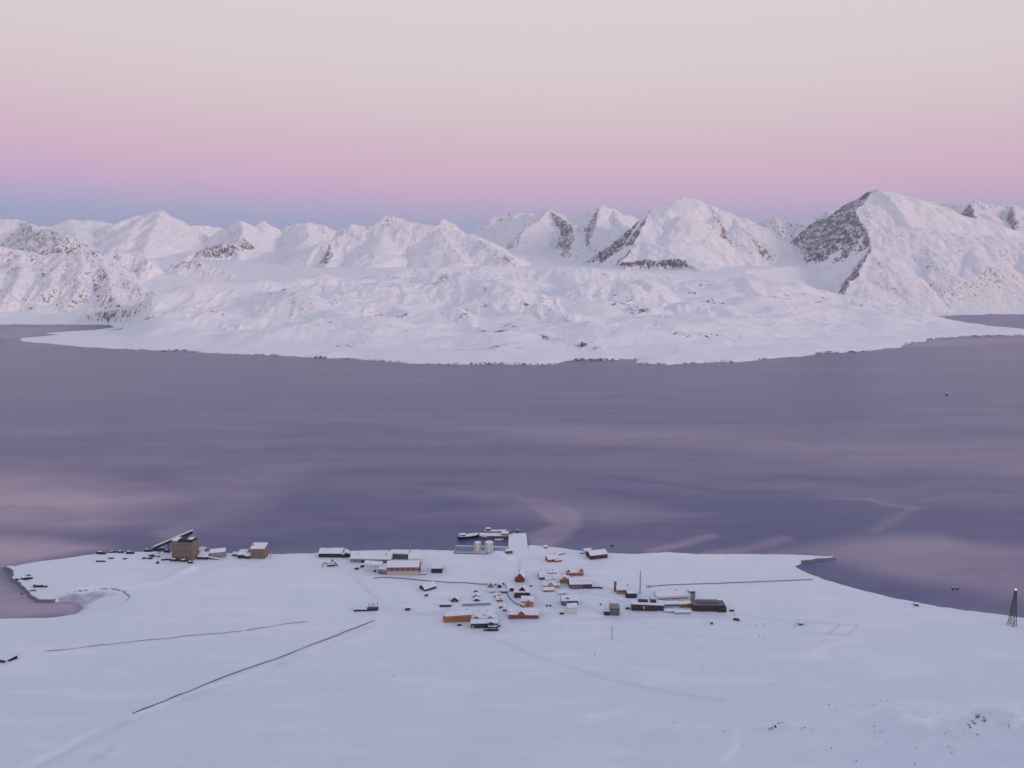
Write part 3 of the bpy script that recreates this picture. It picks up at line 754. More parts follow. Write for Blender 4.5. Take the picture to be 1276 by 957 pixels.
def house(name, label, p0, p1, wall, roof, depth, wh, rise=0.0, cat='house', win=0, wrows=1, trim='frame', wsize=(1.3, 1.5), wfrom=0.06, wto=0.94,
          door=None, chimneys=(), dormers=(), roofmat='snow', over=0.5, snow=0.55, side_win=0, vents=0, base=None, wz=None):
    """local x along the near wall, y away from the viewer; wh and rise are in photo pixels"""
    c, rz, L, vpm = frame(p0, p1)
    h = wh * (1.1 if roof != 'flat' else 1.0) / vpm; r = rise / vpm
    root = thing(name, label, cat, c, rz)
    hx = L / 2; D = depth; lo = -2.0
    W = MB()
    if roof == 'gable':          # ridge parallel to the near wall
        W.prism([(0, lo), (D, lo), (D, h), (D / 2, h + r), (0, h)], -hx, hx, 'x')
    elif roof == 'gfront':       # gable end towards the viewer
        W.prism([(-hx, lo), (hx, lo), (hx, h), (0, h + r), (-hx, h)], 0, D, 'y')
    elif roof == 'shed':
        W.prism([(0, lo), (D, lo), (D, h + r), (0, h)], -hx, hx, 'x')
    else:
        W.box(-hx, hx, 0, D, lo, h)
    wl = W.build('wall', wall, root)
    R = MB(); e = over; th = snow
    if roof == 'gable':
        k = r / (D / 2)
        R.prism([(-e, h - k * e + .06), (D / 2, h + r + .06), (D + e, h - k * e + .06), (D + e, h - k * e + th), (D / 2, h + r + th * 1.1), (-e, h - k * e + th)], -hx - e, hx + e, 'x')
    elif roof == 'gfront':
        k = r / hx
        R.prism([(-hx - e, h - k * e + .06), (0, h + r + .06), (hx + e, h - k * e + .06), (hx + e, h - k * e + th), (0, h + r + th * 1.1), (-hx - e, h - k * e + th)], -e, D + e, 'y')
    elif roof == 'shed':
        k = r / D
        R.prism([(-e, h - k * e + .06), (D + e, h + r + k * e + .06), (D + e, h + r + k * e + th), (-e, h - k * e + th)], -hx - e, hx + e, 'x')
    else:
        R.box(-hx - .25, hx + .25, -.25, D + .25, h + .03, h + th * .8)
    rf = R.build('roof', roofmat, root)
    if base:
        MB().box(-hx - .06, hx + .06, -.06, D + .06, lo, h * .38).build('lower_wall', base, root)
    ww, wh_ = wsize
    for row in range(wrows if win else 0):
        zc = (h * (row + .55) / wrows) if wz is None else wz * h
        for k in range(win):
            x = -hx + L * (wfrom + (wto - wfrom) * (k + .5) / win)
            fr = MB().box(x - ww / 2 - .16, x + ww / 2 + .16, -.09, .02, zc - wh_ / 2 - .16, zc + wh_ / 2 + .16).build('window', trim, root)
            MB().box(x - ww / 2, x + ww / 2, -.12, -.05, zc - wh_ / 2, zc + wh_ / 2).build('pane', 'glass', fr)
    for k in range(side_win):
        y = D * (k + .5) / side_win
        for sx in (-1, 1):
            fr = MB().box(sx * hx - .09, sx * hx + .09, y - ww / 2 - .16, y + ww / 2 + .16, h * .5 - wh_ / 2 - .16, h * .5 + wh_ / 2 + .16).build('window', trim, root)
            MB().box(sx * hx - .12, sx * hx + .12, y - ww / 2, y + ww / 2, h * .5 - wh_ / 2, h * .5 + wh_ / 2).build('pane', 'glass', fr)
    if door is not None:
        x = -hx + L * door
        MB().box(x - .6, x + .6, -.11, .02, -.3, 2.2).build('door', 'darkwood', root)
    for cx, cy, ch in chimneys:
        x = -hx + L * cx; y = D * cy
        zt = h + (r * (1 - abs(2 * cy - 1)) if roof == 'gable' else r * (1 - abs(2 * cx - 1)) if roof == 'gfront' else r * cy if roof == 'shed' else 0)
        cc = MB().box(x - .55, x + .55, y - .55, y + .55, zt - .6, zt + ch).build('chimney', 'midgrey', rf)
    for k in range(vents):
        x = -hx + L * (k + .7) / (vents + .4)
        zt = h + (r * .45 if roof == 'gable' else 0)
        y = D * (.22 if roof == 'gable' else .5)
        MB().bar((x, y, zt - .3), (x, y, zt + 1.5), .28).build('vent_pipe', 'midgrey', rf)
    for dx, dw, dh, y0, y1 in dormers:      # cross gable: centre along the wall, width m, height above eave px, from y0 to y1 (m)
        x = -hx + L * dx; q = dh / vpm
        d = MB().prism([(x - dw / 2, h - .8), (x + dw / 2, h - .8), (x + dw / 2, h + q * .35), (x, h + q), (x - dw / 2, h + q * .35)], y0, y1, 'y').build('dormer', wall, root)
        kk = (q * .65) / (dw / 2)
        MB().prism([(x - dw / 2 - .4, h + q * .35 - kk * .4 + .05), (x, h + q + .05), (x + dw / 2 + .4, h + q * .35 - kk * .4 + .05),
                    (x + dw / 2 + .4, h + q * .35 - kk * .4 + .5), (x, h + q + .55), (x - dw / 2 - .4, h + q * .35 - kk * .4 + .5)], y0 - .3, y1, 'y').build('dormer_roof', 'snow', d)
        fr = MB().box(x - .6, x + .6, y0 - .08, y0 + .02, h + .1, h + 1.3).build('dormer_window', trim, d)
    root['_h'] = h; root['_D'] = D; root['_L'] = L
    return root


def addbox(root, name, mat, x0, x1, y0, y1, z0, z1, parent=None):
    return MB().box(x0, x1, y0, y1, z0, z1).build(name, mat, parent or root)


# ------------------------------------------------------------------ old coal works at the western shore
b = house('coal_storehouse', 'tall tan concrete coal works block with a broken dark roof on the western shore', (214.5, 697.8), (240.5, 699), 'concrete', 'flat', 17, 22.0, cat='industrial building',
          roofmat='darkwood', snow=.6, win=5, wrows=3, trim='concrete', wsize=(1.2, 1.5))
h = b['_h']
L = b['_L']
MB().prism([(-L * .42, h + .3), (L * .45, h + .3), (L * .40, h + 2.6), (-L * .05, h + 3.4), (-L * .25, h + 1.6)], 3, 14, 'y').build('roof_hood', 'darkwood', b)
MB().box(L * .22, L * .44, 4, 12, h + 3.05, h + 3.5).build('roof_snow', 'snow', b)
MB().box(-L * .47, -L * .22, 1, 14, h + .55, h + 2.3).build('snow_cap', 'snow', b)
for k in range(3):
    x = -L * .46 + k * L * .30
    MB().box(x, x + .5, -.14, .03, -1, h * .97).build('pilaster', 'concrete', b)
# inclined conveyor gallery that climbs to the storehouse
c0 = at(180, 697); c1 = at(226, 698)
d = c1 - c0; Lc = math.hypot(d.x, d.y)
cv = thing('conveyor_gallery', 'long snow topped conveyor gallery sloping up onto the tan coal works block', 'conveyor', c0, math.atan2(d.y, d.x))
x1 = Lc * 1.07; zt = 34.0
MB().prism([(-2.2, 0), (2.2, 0), (2.2, 3.4), (-2.2, 3.4)], 0, 0.01, 'x')
def sloped(u0, u1, za0, za1, zb0, zb1, y0, y1):
    return MB().add([(u0, y0, za0), (u0, y1, za0), (u0, y1, za1), (u0, y0, za1), (u1, y0, zb0), (u1, y1, zb0), (u1, y1, zb1), (u1, y0, zb1)],
                    [(0, 1, 2, 3), (4, 7, 6, 5), (0, 4, 5, 1), (1, 5, 6, 2), (2, 6, 7, 3), (3, 7, 4, 0)])
sloped(0, x1, 5.0, 8.0, zt - 6.4, zt - 1.0, 24, 29).build('gallery', 'darkwood', cv)
sloped(-.5, x1 + .6, 8.02, 9.3, zt - .95, zt + .5, 23.4, 29.6).build('gallery_roof', 'snow', cv)
for q in (.12, .38, .62):
    for yy in (24.5, 28.5):
        MB().bar((x1 * q, yy, -2), (x1 * q, yy, 5.2 + (zt - 11.5) * q), .5).build('trestle_leg', 'darkwood', cv)
house('loading_shed', 'low white shed with snowy roof just right of the tan coal works block', (262, 696), (281, 694.5), 'grey', 'gable', 12, 6.3, 2.4, cat='shed', win=3, wsize=(1, 1))
house('ash_shed', 'dark low lean-to against the right foot of the coal works block', (246, 697), (258, 697.5), 'darkwood', 'shed', 10, 3.0, 2.6, cat='shed')
house('ramp_shed', 'small dark snow topped hut behind the coal works lean-to', (246, 690), (254, 690.5), 'darkwood', 'shed', 7, 3, 2.5, cat='shed')
# sloping ramp
p = at(252, 696.5); q = at(275, 698)
d = q - p
rp = thing('loading_ramp', 'dark sloping loading ramp running down to the right of the coal works', 'ramp', p, math.atan2(d.y, d.x))
Lr = math.hypot(d.x, d.y)
sloped(0, Lr, 3.6, 4.6, -.4, .4, 0, 2.6).build('ramp_deck', 'darkwood', rp)
sloped(-.2, Lr + .2, 4.62, 5.4, .42, 1.0, -.1, 2.7).build('snow_cover', 'snow', rp)
for k in range(4):
    MB().bar((Lr * .22 * k + .3, 1.3, -2), (Lr * .22 * k + .3, 1.3, 3.6 * (1 - .22 * k)), .3).build('ramp_post', 'darkwood', rp)
house('tan_powerhouse', 'small tan blockhouse with one chimney and snowy roof on the western shore', (312.5, 696.2), (330, 696.4), 'concrete', 'shed', 14, 11.0, 2.6, cat='industrial building',
      chimneys=((.08, .5, 2.6),), win=2, trim='concrete')
house('annex_shed', 'low dark shed with two snowy roofs left of the tan blockhouse', (296, 695.8), (306, 695.8), 'darkwood', 'shed', 12, 4.0, 2.2, cat='shed')
house('leanto_shed', 'small dark lean-to pressed against the left wall of the tan blockhouse', (305.5, 696.3), (311.5, 696.3), 'darkwood', 'shed', 6, 3.2, 1.4, cat='shed')
house('shore_hut', 'tiny dark hut between the white shed and the tan blockhouse', (289.5, 693), (295, 693), 'darkwood', 'shed', 5, 2.2, .8, cat='hut')
RUIN = 'dark timber wreckage half buried in snow west of the coal works'
def ruin(px, py, w, hh, seed, mat='darkwood'):
    r_ = random.Random(seed)
    c, rz, L_, vpm = frame((px - w / 2, py), (px + w / 2, py + r_.uniform(-.6, .6)))
    o = thing('timber_ruin', RUIN, 'ruin', c, rz, 'timber wreckage around the old coal works')
    h_ = hh / vpm
    m_ = MB()
    m_.prism([(0, -1), (3.5, -1), (3.5, h_ * .6), (2.6, h_), (.4, h_ * .75)], -L_ / 2, L_ * .1)
    m_.prism([(.6, -1), (3.0, -1), (2.7, h_ * .5), (.5, h_ * .65)], L_ * .06, L_ / 2)
    for k in range(3):
        x = r_.uniform(-L_ / 2, L_ / 2)
        m_.bar((x, 0, -1), (x + r_.uniform(-1, 1), .3, h_ * r_.uniform(.6, 1.2)), .22)
    m_.build('timber_frame', mat, o)
    MB().prism([(1.2, h_ * .88), (2.7, h_ * 1.02), (2.6, h_ * 1.02 + .45), (1.3, h_ * .88 + .4)], -L_ * .4, L_ * .06).build('snow_cap', 'snow', o)
    return o
for k, (px, py, w, hh) in enumerate([(125.5, 690.5, 9, 2.4), (140, 688.8, 7, 1.4), (149.5, 688.9, 6, 1.6), (162, 690.5, 8, 2.6), (184, 687.5, 7, 2.4), (194, 685.6, 8, 1.6), (202.5, 685.0, 4, 1.4),
                                     (208, 688.6, 6, 2.4), (189, 694.4, 6, 2.6), (179.5, 696.6, 3.5, 1.2), (186.5, 696.8, 4.5, 1.6), (138, 696.5, 5, .9), (155, 697, 4, .7), (196.5, 702.5, 2.6, 2.2),
                                     (206, 698.6, 8, 1.3), (217, 699.4, 9, 2.2), (229.5, 700.3, 8, 2.0), (237, 702.3, 5, 1.8), (197.5, 694.5, 3, 1), (125, 700.2, 9, 1.1)]):
    ruin(px, py, w * 1.25, hh * 1.0 + .5, k)
SP = 'dark driftwood wreck lying on the bare western spit'
for k, (px, py, w, hh) in enumerate([(33, 722, 15, 2.0), (49.5, 732, 17, 2.6), (41, 737.5, 7, 2.2), (34.5, 717.3, 4, 1.0), (21.5, 722.5, 5, 1.0)]):
    o = ruin(px, py, w, hh, 100 + k)
    tag(o, SP, 'wreck', 'wrecks on the western spit')

# ------------------------------------------------------------------ western works and warehouses
b = house('green_warehouse', 'long dark green warehouse with thin roof stacks at the shore', (397, 694.6), (426, 694.6), 'green', 'gable', 20, 4.4, 2.6, cat='warehouse', win=6, trim='green', wsize=(1.1, 1))
L = b['_L']; h = b['_h']
for k, q in enumerate((.24, .33, .40, .55)):
    MB().bar((-L / 2 + L * q, 10, h), (-L / 2 + L * q, 10, h + 8.5 - k), .35).build('stack', 'hull', b)
house('green_annex', 'dark green round-topped store at the right end of the green warehouse', (426.5, 695.2), (436.5, 694.2), 'green', 'gfront', 14, 3.3, 2.2, cat='warehouse')
b = house('grey_workshop', 'long grey workshop with wide snow roof behind the white service house', (436.5, 700.6), (487, 702.0), 'grey', 'gable', 26, 4.2, 4.4, cat='workshop', win=9, trim='grey', wsize=(1.4, 1.4), chimneys=((.17, .3, 1.8), (.86, .3, 2.0), (.9, .6, 2.2)))
addbox(b, 'garage_door', 'darkwood', -b['_L'] * .24, -b['_L'] * .15, -.14, .02, -.3, 3.2)
addbox(b, 'garage_door', 'darkwood', b['_L'] * .30, b['_L'] * .36, -.14, .02, -.3, 3.2)
b = house('white_service_house', 'white two storey house with black garage doors beside the red banded hangar', (454.5, 712), (475, 713.2), 'white', 'gable', 10, 8.2, 2.2, cat='house', win=4, trim='midgrey', wsize=(1, 1.1), wz=.72)
addbox(b, 'garage_door', 'black', b['_L'] * .06, b['_L'] * .20, -.12, .02, -.3, 3.0)
addbox(b, 'garage_door', 'black', b['_L'] * .32, b['_L'] * .45, -.12, .02, -.3, 3.0)
b = house('red_banded_hangar', 'big cream hangar with a row of red framed windows under a snow roof', (482, 716.2), (522, 717), 'cream', 'gable', 22, 8.6, 3.0, cat='hangar', chimneys=((.3, .35, .9),))
L = b['_L']; h = b['_h']
addbox(b, 'red_band', 'red', -L / 2, L / 2, -.10, .03, h * .50, h * .96)
for k in range(6):
    x = -L / 2 + L * (k + .5) / 6
    w_ = addbox(b, 'window', 'frame', x - 1.7, x + 1.7, -.2, -.05, h * .58, h * .80)
    addbox(b, 'pane', 'glass', x - 1.4, x + 1.4, -.25, -.15, h * .61, h * .77, w_)
MB().prism([(1, -1), (21, -1), (21, h * .95), (11, h * .95 + 3.0), (1, h * .95)], L / 2 + .02, L / 2 + .35).build('gable_end', 'red', b)
house('hangar_annex', 'grey lean-to with a dark foot at the left end of the red banded hangar', (471.5, 715.2), (482.5, 716.2), 'grey', 'shed', 12, 5.6, 2.0, cat='shed', base='midgrey')
house('flat_store', 'low dark snow covered store at the right end of the red banded hangar', (522.5, 716.8), (531.5, 716.4), 'midgrey', 'flat', 5, 1.2, cat='shed')
house('grey_depot', 'grey depot with a snow roof at the shore behind the white barn', (488, 696.4), (508.5, 697.2), 'midgrey', 'gable', 14, 6.0, 2.2, cat='depot', win=5, trim='midgrey', wsize=(1.4, 1.6), chimneys=((.15, .5, 2),))
house('white_barn', 'plain white barn with a broad white roof at the shore beside the grey depot', (509, 702.4), (526.5, 702.4), 'white', 'gable', 18, 5.6, 4.0, cat='barn')
house('navy_box_building', 'flat navy blue box building alone right of the red banded hangar', (537.5, 714.2), (551, 714.2), 'navy', 'flat', 18, 5.6, cat='building', win=5, trim='navy', wsize=(1.2, 1.2))
house('dark_boathouse', 'dark boathouse with a tilted snow roof standing alone near the long pipe', (529.5, 737), (543.5, 733.2), 'darkwood', 'gable', 13, 2.6, 3.2, cat='boathouse')
house('rust_hut', 'lone rust brown box hut beside the snow road', (505, 761), (510.6, 761), 'brown', 'flat', 5, 3.2, cat='hut', snow=.35)
# platform with uprights
c, rz, L, vpm = frame((441, 762), (470.5, 761))
b = thing('timber_platform', 'low dark timber platform with a rack of upright posts beside the road', 'platform', c, rz)
MB().box(-L / 2, L / 2, 0, 7, -1.5, 1.9).build('deck', 'darkwood', b)
MB().box(-L / 2 - .1, L * .05, -.1, 7.1, 1.93, 2.6).build('snow_cover', 'snow', b)
for k in range(12):
    MB().bar((L * .06 + k * L * .037, 1 + 5 * (k % 2), -1), (L * .06 + k * L * .037, 1 + 5 * (k % 2), 5.2 + 1.6 * ((k * 7) % 3)), .32).build('upright_post', 'fence', b)
for k in range(3):
    MB().bar((-L * .36 + k * 4, 4, 1.9), (-L * .36 + k * 4, 4, 4.2), .2).build('rail_post', 'fence', b)
# brown framework
c, rz, L, vpm = frame((400, 706.5), (422, 706))
b = thing('beam_framework', 'brown framework of beams standing in the snow below the green warehouse', 'framework', c, rz)
m_ = MB()
m_.bar((-L * .48, 1, -1), (-L * .32, 1, 6), .55).bar((-L * .34, 1, 5.6), (L * .02, 3, 2.2), .6).bar((L * .0, 2, 0), (L * .12, 2, 9.5), .55).bar((L * .11, 2, 9.2), (L * .42, 1, 1.6), .6).bar((-L * .2, 5, -1), (-L * .1, 4, 4.5), .4)
m_.build('beam', 'darkwood', b)
MB().box(-L * .16, L * .20, 1.5, 6, -1, 2.4).build('base_frame', 'darkwood', b)
MB().prism([(1, 2.42), (6, 2.42), (5, 3.6), (3, 4.0), (1.6, 3.3)], -L * .15, L * .18).build('snow_cap', 'snow', b)
MB().box(L * .24, L * .42, 0, 3.6, -1, 2.6).build('counterweight', 'tan', b)

# ------------------------------------------------------------------ quay and tank farm
b = house('tank', 'x', (0, 700), (1, 700), 'white', 'flat', 1, 1) if False else None
def tank(px0, px1, py, hpx, label):
    c, rz, L_, vpm = frame((px0, py), (px1, py))
    o = thing('storage_tank', label, 'tank', c, 0, 'cream storage tanks by the quay')
    hh = hpx / vpm; r_ = L_ / 2; n = 24
    ring = [(r_ * math.cos(k * 2 * math.pi / n), r_ + r_ * math.sin(k * 2 * math.pi / n)) for k in range(n)]
    m_ = MB().add([(x, y, -1.5) for x, y in ring] + [(x, y, hh) for x, y in ring], [tuple(range(n - 1, -1, -1)), tuple(range(n, 2 * n))] + [(k, (k + 1) % n, (k + 1) % n + n, k + n) for k in range(n)])
    m_.build('shell', 'tank', o)
    m_ = MB().add([(x * 1.02, (y - r_) * 1.02 + r_, hh + .02) for x, y in ring] + [(0, r_, hh + .9)], [(k, (k + 1) % n, n) for k in range(n)] + [tuple(range(n - 1, -1, -1))])
    m_.build('tank_top', 'snow', o)
    lm = MB()
    lm.bar((r_ * .6, .15, -1), (r_ * .6, .15, hh + .8), .12).bar((r_ * .6 + .7, .3, -1), (r_ * .6 + .7, .3, hh + .8), .12)
    lm.build('ladder', 'metal', o)
tank(591, 599.2, 689.4, 12.0, 'cream storage tank standing left of its twin behind the quay')
tank(605.5, 613.3, 689.4, 12.0, 'cream storage tank standing right of its twin behind the quay')
c, rz, L, vpm = frame((566, 689), (633, 690))
b = thing('bund_wall', 'long low white wall around the two cream storage tanks', 'wall', c, rz)
MB().box(-L / 2, L / 2, 15, 16.2, -1.5, 4.2).build('rear_wall', 'paleblue', b)
MB().box(-L / 2, L * .28, 15.0 - 18, 15.6 - 18, -1.5, .9).build('front_wall', 'midgrey', b)
MB().box(-L / 2, -L / 2 + .8, -2.4, 15, -1.5, 2.0).build('end_wall', 'paleblue', b)
MB().box(-L / 2 - .2, L / 2 + .2, 14.8, 16.4, 4.22, 4.8).build('snow_cap', 'snow', b)
c, rz, L, vpm = frame((567, 689), (590, 690))
b = thing('pipe_rack', 'low rack of pale pipes left of the storage tanks', 'pipe rack', c, rz)
for k in range(3):
    MB().bar((-L / 2, 2 + k * 2.2, 2.0 + .5 * k), (L / 2 - 1, 2 + k * 2.2, 2.2 + .5 * k), .4).build('pipe', 'metal', b)
for k in range(7):
    MB().bar((-L / 2 + k * L / 6.3 + .4, 1.4, -1.5), (-L / 2 + k * L / 6.3 + .4, 1.4, 3.0), .35).build('pipe_post', 'midgrey', b)
b = house('green_container', 'bright green container under snow at the foot of the quay', (631, 690), (638.8, 690.4), 'brightgreen', 'flat', 6, 3.6, cat='container', snow=1.6)
addbox(b, 'container_door', 'brightgreen', b['_L'] / 2 - 2.5, b['_L'] / 2 - .1, -.12, .02, .1, b['_h'] * .9)
# snow covered quay running out into the fjord
qa, qb = Vector((*flat(632.5, 697, 3), 0)), Vector((*flat(659, 692, 3), 0))
qc, qd = Vector((*flat(633.8, 664.5, 3), 0)), Vector((*flat(655.8, 664.5, 3), 0))
k_ = thing('quay', 'broad snow covered quay running straight out into the fjord', 'quay', (0, 0, 0))
m_ = MB()
m_.add([(*v.xy, z) for z in (-5, 2.6) for v in (qa, qb, qd, qc)], [(0, 3, 2, 1), (4, 5, 6, 7), (0, 1, 5, 4), (1, 2, 6, 5), (2, 3, 7, 6), (3, 0, 4, 7)])
m_.build('quay_wall', 'hull', k_)
cen = (qa + qb + qc + qd) / 4
vs = [cen + (v - cen) * .985 for v in (qa, qb, qd, qc)]
MB().add([(*v.xy, z) for z in (2.62, 3.5) for v in vs], [(0, 3, 2, 1), (4, 5, 6, 7), (0, 1, 5, 4), (1, 2, 6, 5), (2, 3, 7, 6), (3, 0, 4, 7)]).build('snow_deck', 'snow', k_)
for side, (u, v) in (('l', (qa, qc)), ('r', (qb, qd))):
    for k in range(6):
        p_ = u.lerp(v, (k + .5) / 6)
        MB().bar((p_.x, p_.y, -5), (p_.x, p_.y, 3.2), .55).build('fender_pile', 'darkwood', k_)
# pier wing at the head
p0, p1 = flat(597, 668.0, 3), flat(634, 668.6, 3)
c = Vector(((p0[0] + p1[0]) / 2, (p0[1] + p1[1]) / 2, 0)); L = p1[0] - p0[0]
b = thing('pier_wing', 'dark pier wing with snowy deck joining the quay head to the moored barge', 'pier', c, 0)
MB().box(-L / 2, L / 2 - .2, 0, 13, -3, 3.2).build('pier_wall', 'midgrey', b)
MB().box(-L / 2 + .3, L / 2 - .5, .3, 12.6, 3.22, 4.0).build('snow_deck', 'snow', b)
for k in range(9):
    MB().bar((-L / 2 + 1.5 + k * (L - 3) / 8, -.5, -4), (-L / 2 + 1.5 + k * (L - 3) / 8, -.5, 3.4), .5).build('fender_pile', 'darkwood', b)
MB().box(L * .26, L / 2 - .6, .6, 11, 4.02, 6.8).build('pier_shed', 'concrete', b)
MB().box(L * .25, L / 2 - .5, .4, 11.2, 6.82, 7.3).build('shed_snow', 'snow', b)
def boat(name, label, p0, p1, hull, hh, wd, cabin=None, house_mat='white', mast=0, cat='boat', snow=True):
    a_, b_ = flat(*p0), flat(*p1)
    d_ = Vector((b_[0] - a_[0], b_[1] - a_[1], 0)); L_ = d_.length
    o = thing(name, label, cat, (a_[0] + d_.x / 2, a_[1] + d_.y / 2, 0), math.atan2(d_.y, d_.x))
    st = [(-.5, .75, 1.0), (-.42, .95, .98), (0, 1.0, .92), (.3, .85, 1.0), (.44, .42, 1.12), (.5, .03, 1.25)]
    V, Fc = [], []
    for x, w_, zz in st:
        V += [(x * L_, -wd / 2 * w_ * .55, -.8), (x * L_, -wd / 2 * w_, hh * zz), (x * L_, wd / 2 * w_, hh * zz), (x * L_, wd / 2 * w_ * .55, -.8)]
    for k in range(len(st) - 1):
        q = k * 4
        Fc += [(q, q + 4, q + 5, q + 1), (q + 1, q + 5, q + 6, q + 2), (q + 2, q + 6, q + 7, q + 3), (q + 3, q + 7, q + 4, q)]
    Fc += [(0, 1, 2, 3), (20, 23, 22, 21)]
    MB().add(V, Fc).build('hull', hull, o)
    if snow:
        V2 = [(x * L_ * .96, sy * wd / 2 * w_ * .86, hh * zz + dz) for x, w_, zz in st for sy in (-1, 1) for dz in (.03, .55)]
        F2 = []
        for k in range(len(st) - 1):
            q = k * 4
            F2 += [(q + 1, q + 5, q + 7, q + 3), (q, q + 2, q + 6, q + 4), (q, q + 4, q + 5, q + 1), (q + 2, q + 3, q + 7, q + 6)]
        F2 += [(0, 1, 3, 2), (20, 22, 23, 21)]
        MB().add(V2, F2).build('deck', 'snow', o)
    if cabin:
        x0, x1_, ch = cabin
        cb = MB().prism([(-wd * .32, hh * .9), (wd * .32, hh * .9), (wd * .28, hh + ch), (-wd * .28, hh + ch)], x0 * L_, x1_ * L_).build('cabin', house_mat, o)
        MB().box(x0 * L_ - .2, x1_ * L_ + .2, -wd * .31, wd * .31, hh + ch + .02, hh + ch + .4).build('cabin_roof', 'snow', cb)
        MB().box(x0 * L_ + .4, x1_ * L_ - .4, -wd * .325, -wd * .27, hh + ch * .5, hh + ch * .82).build('window', 'glass', cb)
    if mast:
        MB().bar((0, 0, hh), (0, 0, hh + mast), .28, .12).build('mast', 'metal', o)
        MB().bar((0, 0, hh + mast * .3), (L_ * .22, 0, hh + mast * .55), .16).build('boom', 'metal', o)
    return o
boat('moored_barge', 'long dark barge with snow covered deck moored at the end of the pier wing', (570.5, 671.5), (598, 669.0), 'hull', 4.6, 12, (-.42, -.16, 2.2), 'midgrey', 0, 'barge')
boat('red_boat', 'small red boat with white cabin moored along the pier wing', (607.5, 670.6), (598.2, 670.3), 'red', 2.2, 4.0, (-.2, .2, 2.4), 'white', 0)
boat('pier_ship', 'dark work ship with tall mast behind the pier wing', (603, 664.6), (633, 664.4), 'hull', 4.2, 9, (-.42, -.22, 4.0), 'concrete', 22, 'ship')
boat('white_launch', 'narrow white launch floating inside the quay basin', (616.5, 673.2), (627.5, 673.0), 'frame', 1.2, 3.0, None, 'white', 0)
boat('grey_skiff', 'tiny dark skiff on open water off the eastern shore', (760.2, 680.4), (764.6, 680), 'hull', 1.2, 2.4, None, 'white', 0, snow=False)
boat('far_boat', 'lone dark boat far out on the fjord near the right edge', (1178.2, 492.3), (1181.6, 492), 'hull', 1.8, 5, (-.3, .1, 2.2), 'hull', 0, snow=False)
boat('bay_boat', 'small dark boat in the eastern bay, left one of two', (1186, 734.2), (1189, 734), 'hull', 1.2, 2.0, (-.25, .1, 1.2), 'midgrey', snow=False)
boat('bay_boat', 'small dark boat in the eastern bay, right one of two', (1191.5, 734.2), (1194.8, 734), 'hull', 1.2, 2.0, (-.25, .1, 1.2), 'midgrey', snow=False)
boat('spit_boat', 'small dark boat on the water left of the western spit', (26, 740), (29, 740), 'hull', 1.0, 1.8, None, snow=False)
# machinery at the quay head
c, rz, L, vpm = frame((630, 664.6), (646, 664.6)) if False else (Vector((*flat(638, 665.2, 3), 3.5)), 0, 17, .9)
b = thing('quay_crane', 'dark mobile crane with low jib parked at the head of the quay', 'crane', c, 0)
MB().box(-6, 1, 0, 3, .9, 2.6).build('chassis', 'olive', b)
MB().box(-5.6, -3, .2, 2.8, 2.62, 4.4).build('cab', 'ochre', b)
MB().bar((-1, 1.5, 2.6), (8.5, 1.5, 6.2), .45, .25).build('jib', 'darkwood', b)
for x in (-5, -3, -.8):
    MB().bar((x, -.25, .8), (x, .5, .8), .8, n=10).build('wheel', 'tyre', b)
b = house('quay_store', 'small dark crate store at the quay head beside the crane', (643, 665.6), (646.3, 665.6), 'brown', 'flat', 3, 2.2, cat='hut', snow=.3)
b.location.z = 3.4

# ------------------------------------------------------------------ harbour side houses east of the quay
house('red_boathouse', 'small red boathouse with snowy gable just right of the quay road', (683, 700.6), (696.3, 699.2), 'red', 'gable', 11, 3.0, 3.0, cat='boathouse', win=2, door=.3)
house('red_leanto', 'low red lean-to at the right end of the small red boathouse', (692.5, 700.6), (700.2, 699.6), 'red', 'shed', 5, 1.8, .8, cat='shed')
house('long_dark_shed', 'narrow dark shed lying slantwise near the harbour shore', (693.6, 692.2), (704, 690), 'midgrey', 'gable', 5, 1.3, .9, cat='shed', snow=.3)
b = house('dark_red_barn', 'long dark red barn with snow roof at the eastern harbour shore', (736, 697.6), (757, 695.2), 'darkred', 'gable', 17, 4.6, 2.6, cat='barn', win=5, trim='darkred', door=.2)
house('white_roofed_hut', 'small grey hut with thick white roof behind the long dark red barn', (728.5, 689.4), (737.2, 688.8), 'grey', 'gable', 8, 2.2, 1.8, cat='hut')
house('shore_shack', 'tiny dark shack at the left of the white roofed hut', (723.6, 690.2), (729, 690.0), 'midgrey', 'flat', 5, 1.3, cat='shack')
house('shore_crate', 'tiny dark hut on the shore edge right of the quay', (677.6, 682.8), (681.6, 683.2), 'midgrey', 'shed', 4, 1.4, .5, cat='hut')

# ------------------------------------------------------------------ village centre
b = house('red_gable_house', 'small red house with steep snowy gable end at the foot of the quay road', (642.4, 725.6), (653.2, 725.6), 'red', 'gfront', 12, 5.0, 5.6, cat='house', win=2, trim='darkred', chimneys=((.45, .5, 2.2),), door=.5)
addbox(b, 'side_wing', 'red', -b['_L'] / 2 - 1.5, -b['_L'] / 2, 3, 9, -1, b['_h'] * .8)
b = house('brown_dormer_house', 'dark brown red two storey house with a snowy central gable behind the tan house', (640.8, 745.2), (660.4, 745.2), 'darkred', 'gable', 12, 6.2, 3.6, cat='house', win=5, wrows=2, trim='darkred', wsize=(1.1, 1.2), dormers=((.5, 8, 6.6, 1.0, 9),), chimneys=((.5, .5, 4.2),))
b = house('tan_house', 'tan house with snowy roof directly in front of the brown gabled house', (649.5, 755.6), (664.5, 756.4), 'tan', 'gable', 11, 6.0, 3.4, cat='house', win=4, trim='tan', door=.55, dormers=((.62, 4.2, 2.4, -1.4, 4),))
house('tan_porch', 'low tan porch wing with a dark foot at the left end of the tan house', (648, 755.8), (652.5, 757.2), 'ochre', 'shed', 5, 2.6, 1.4, cat='porch')
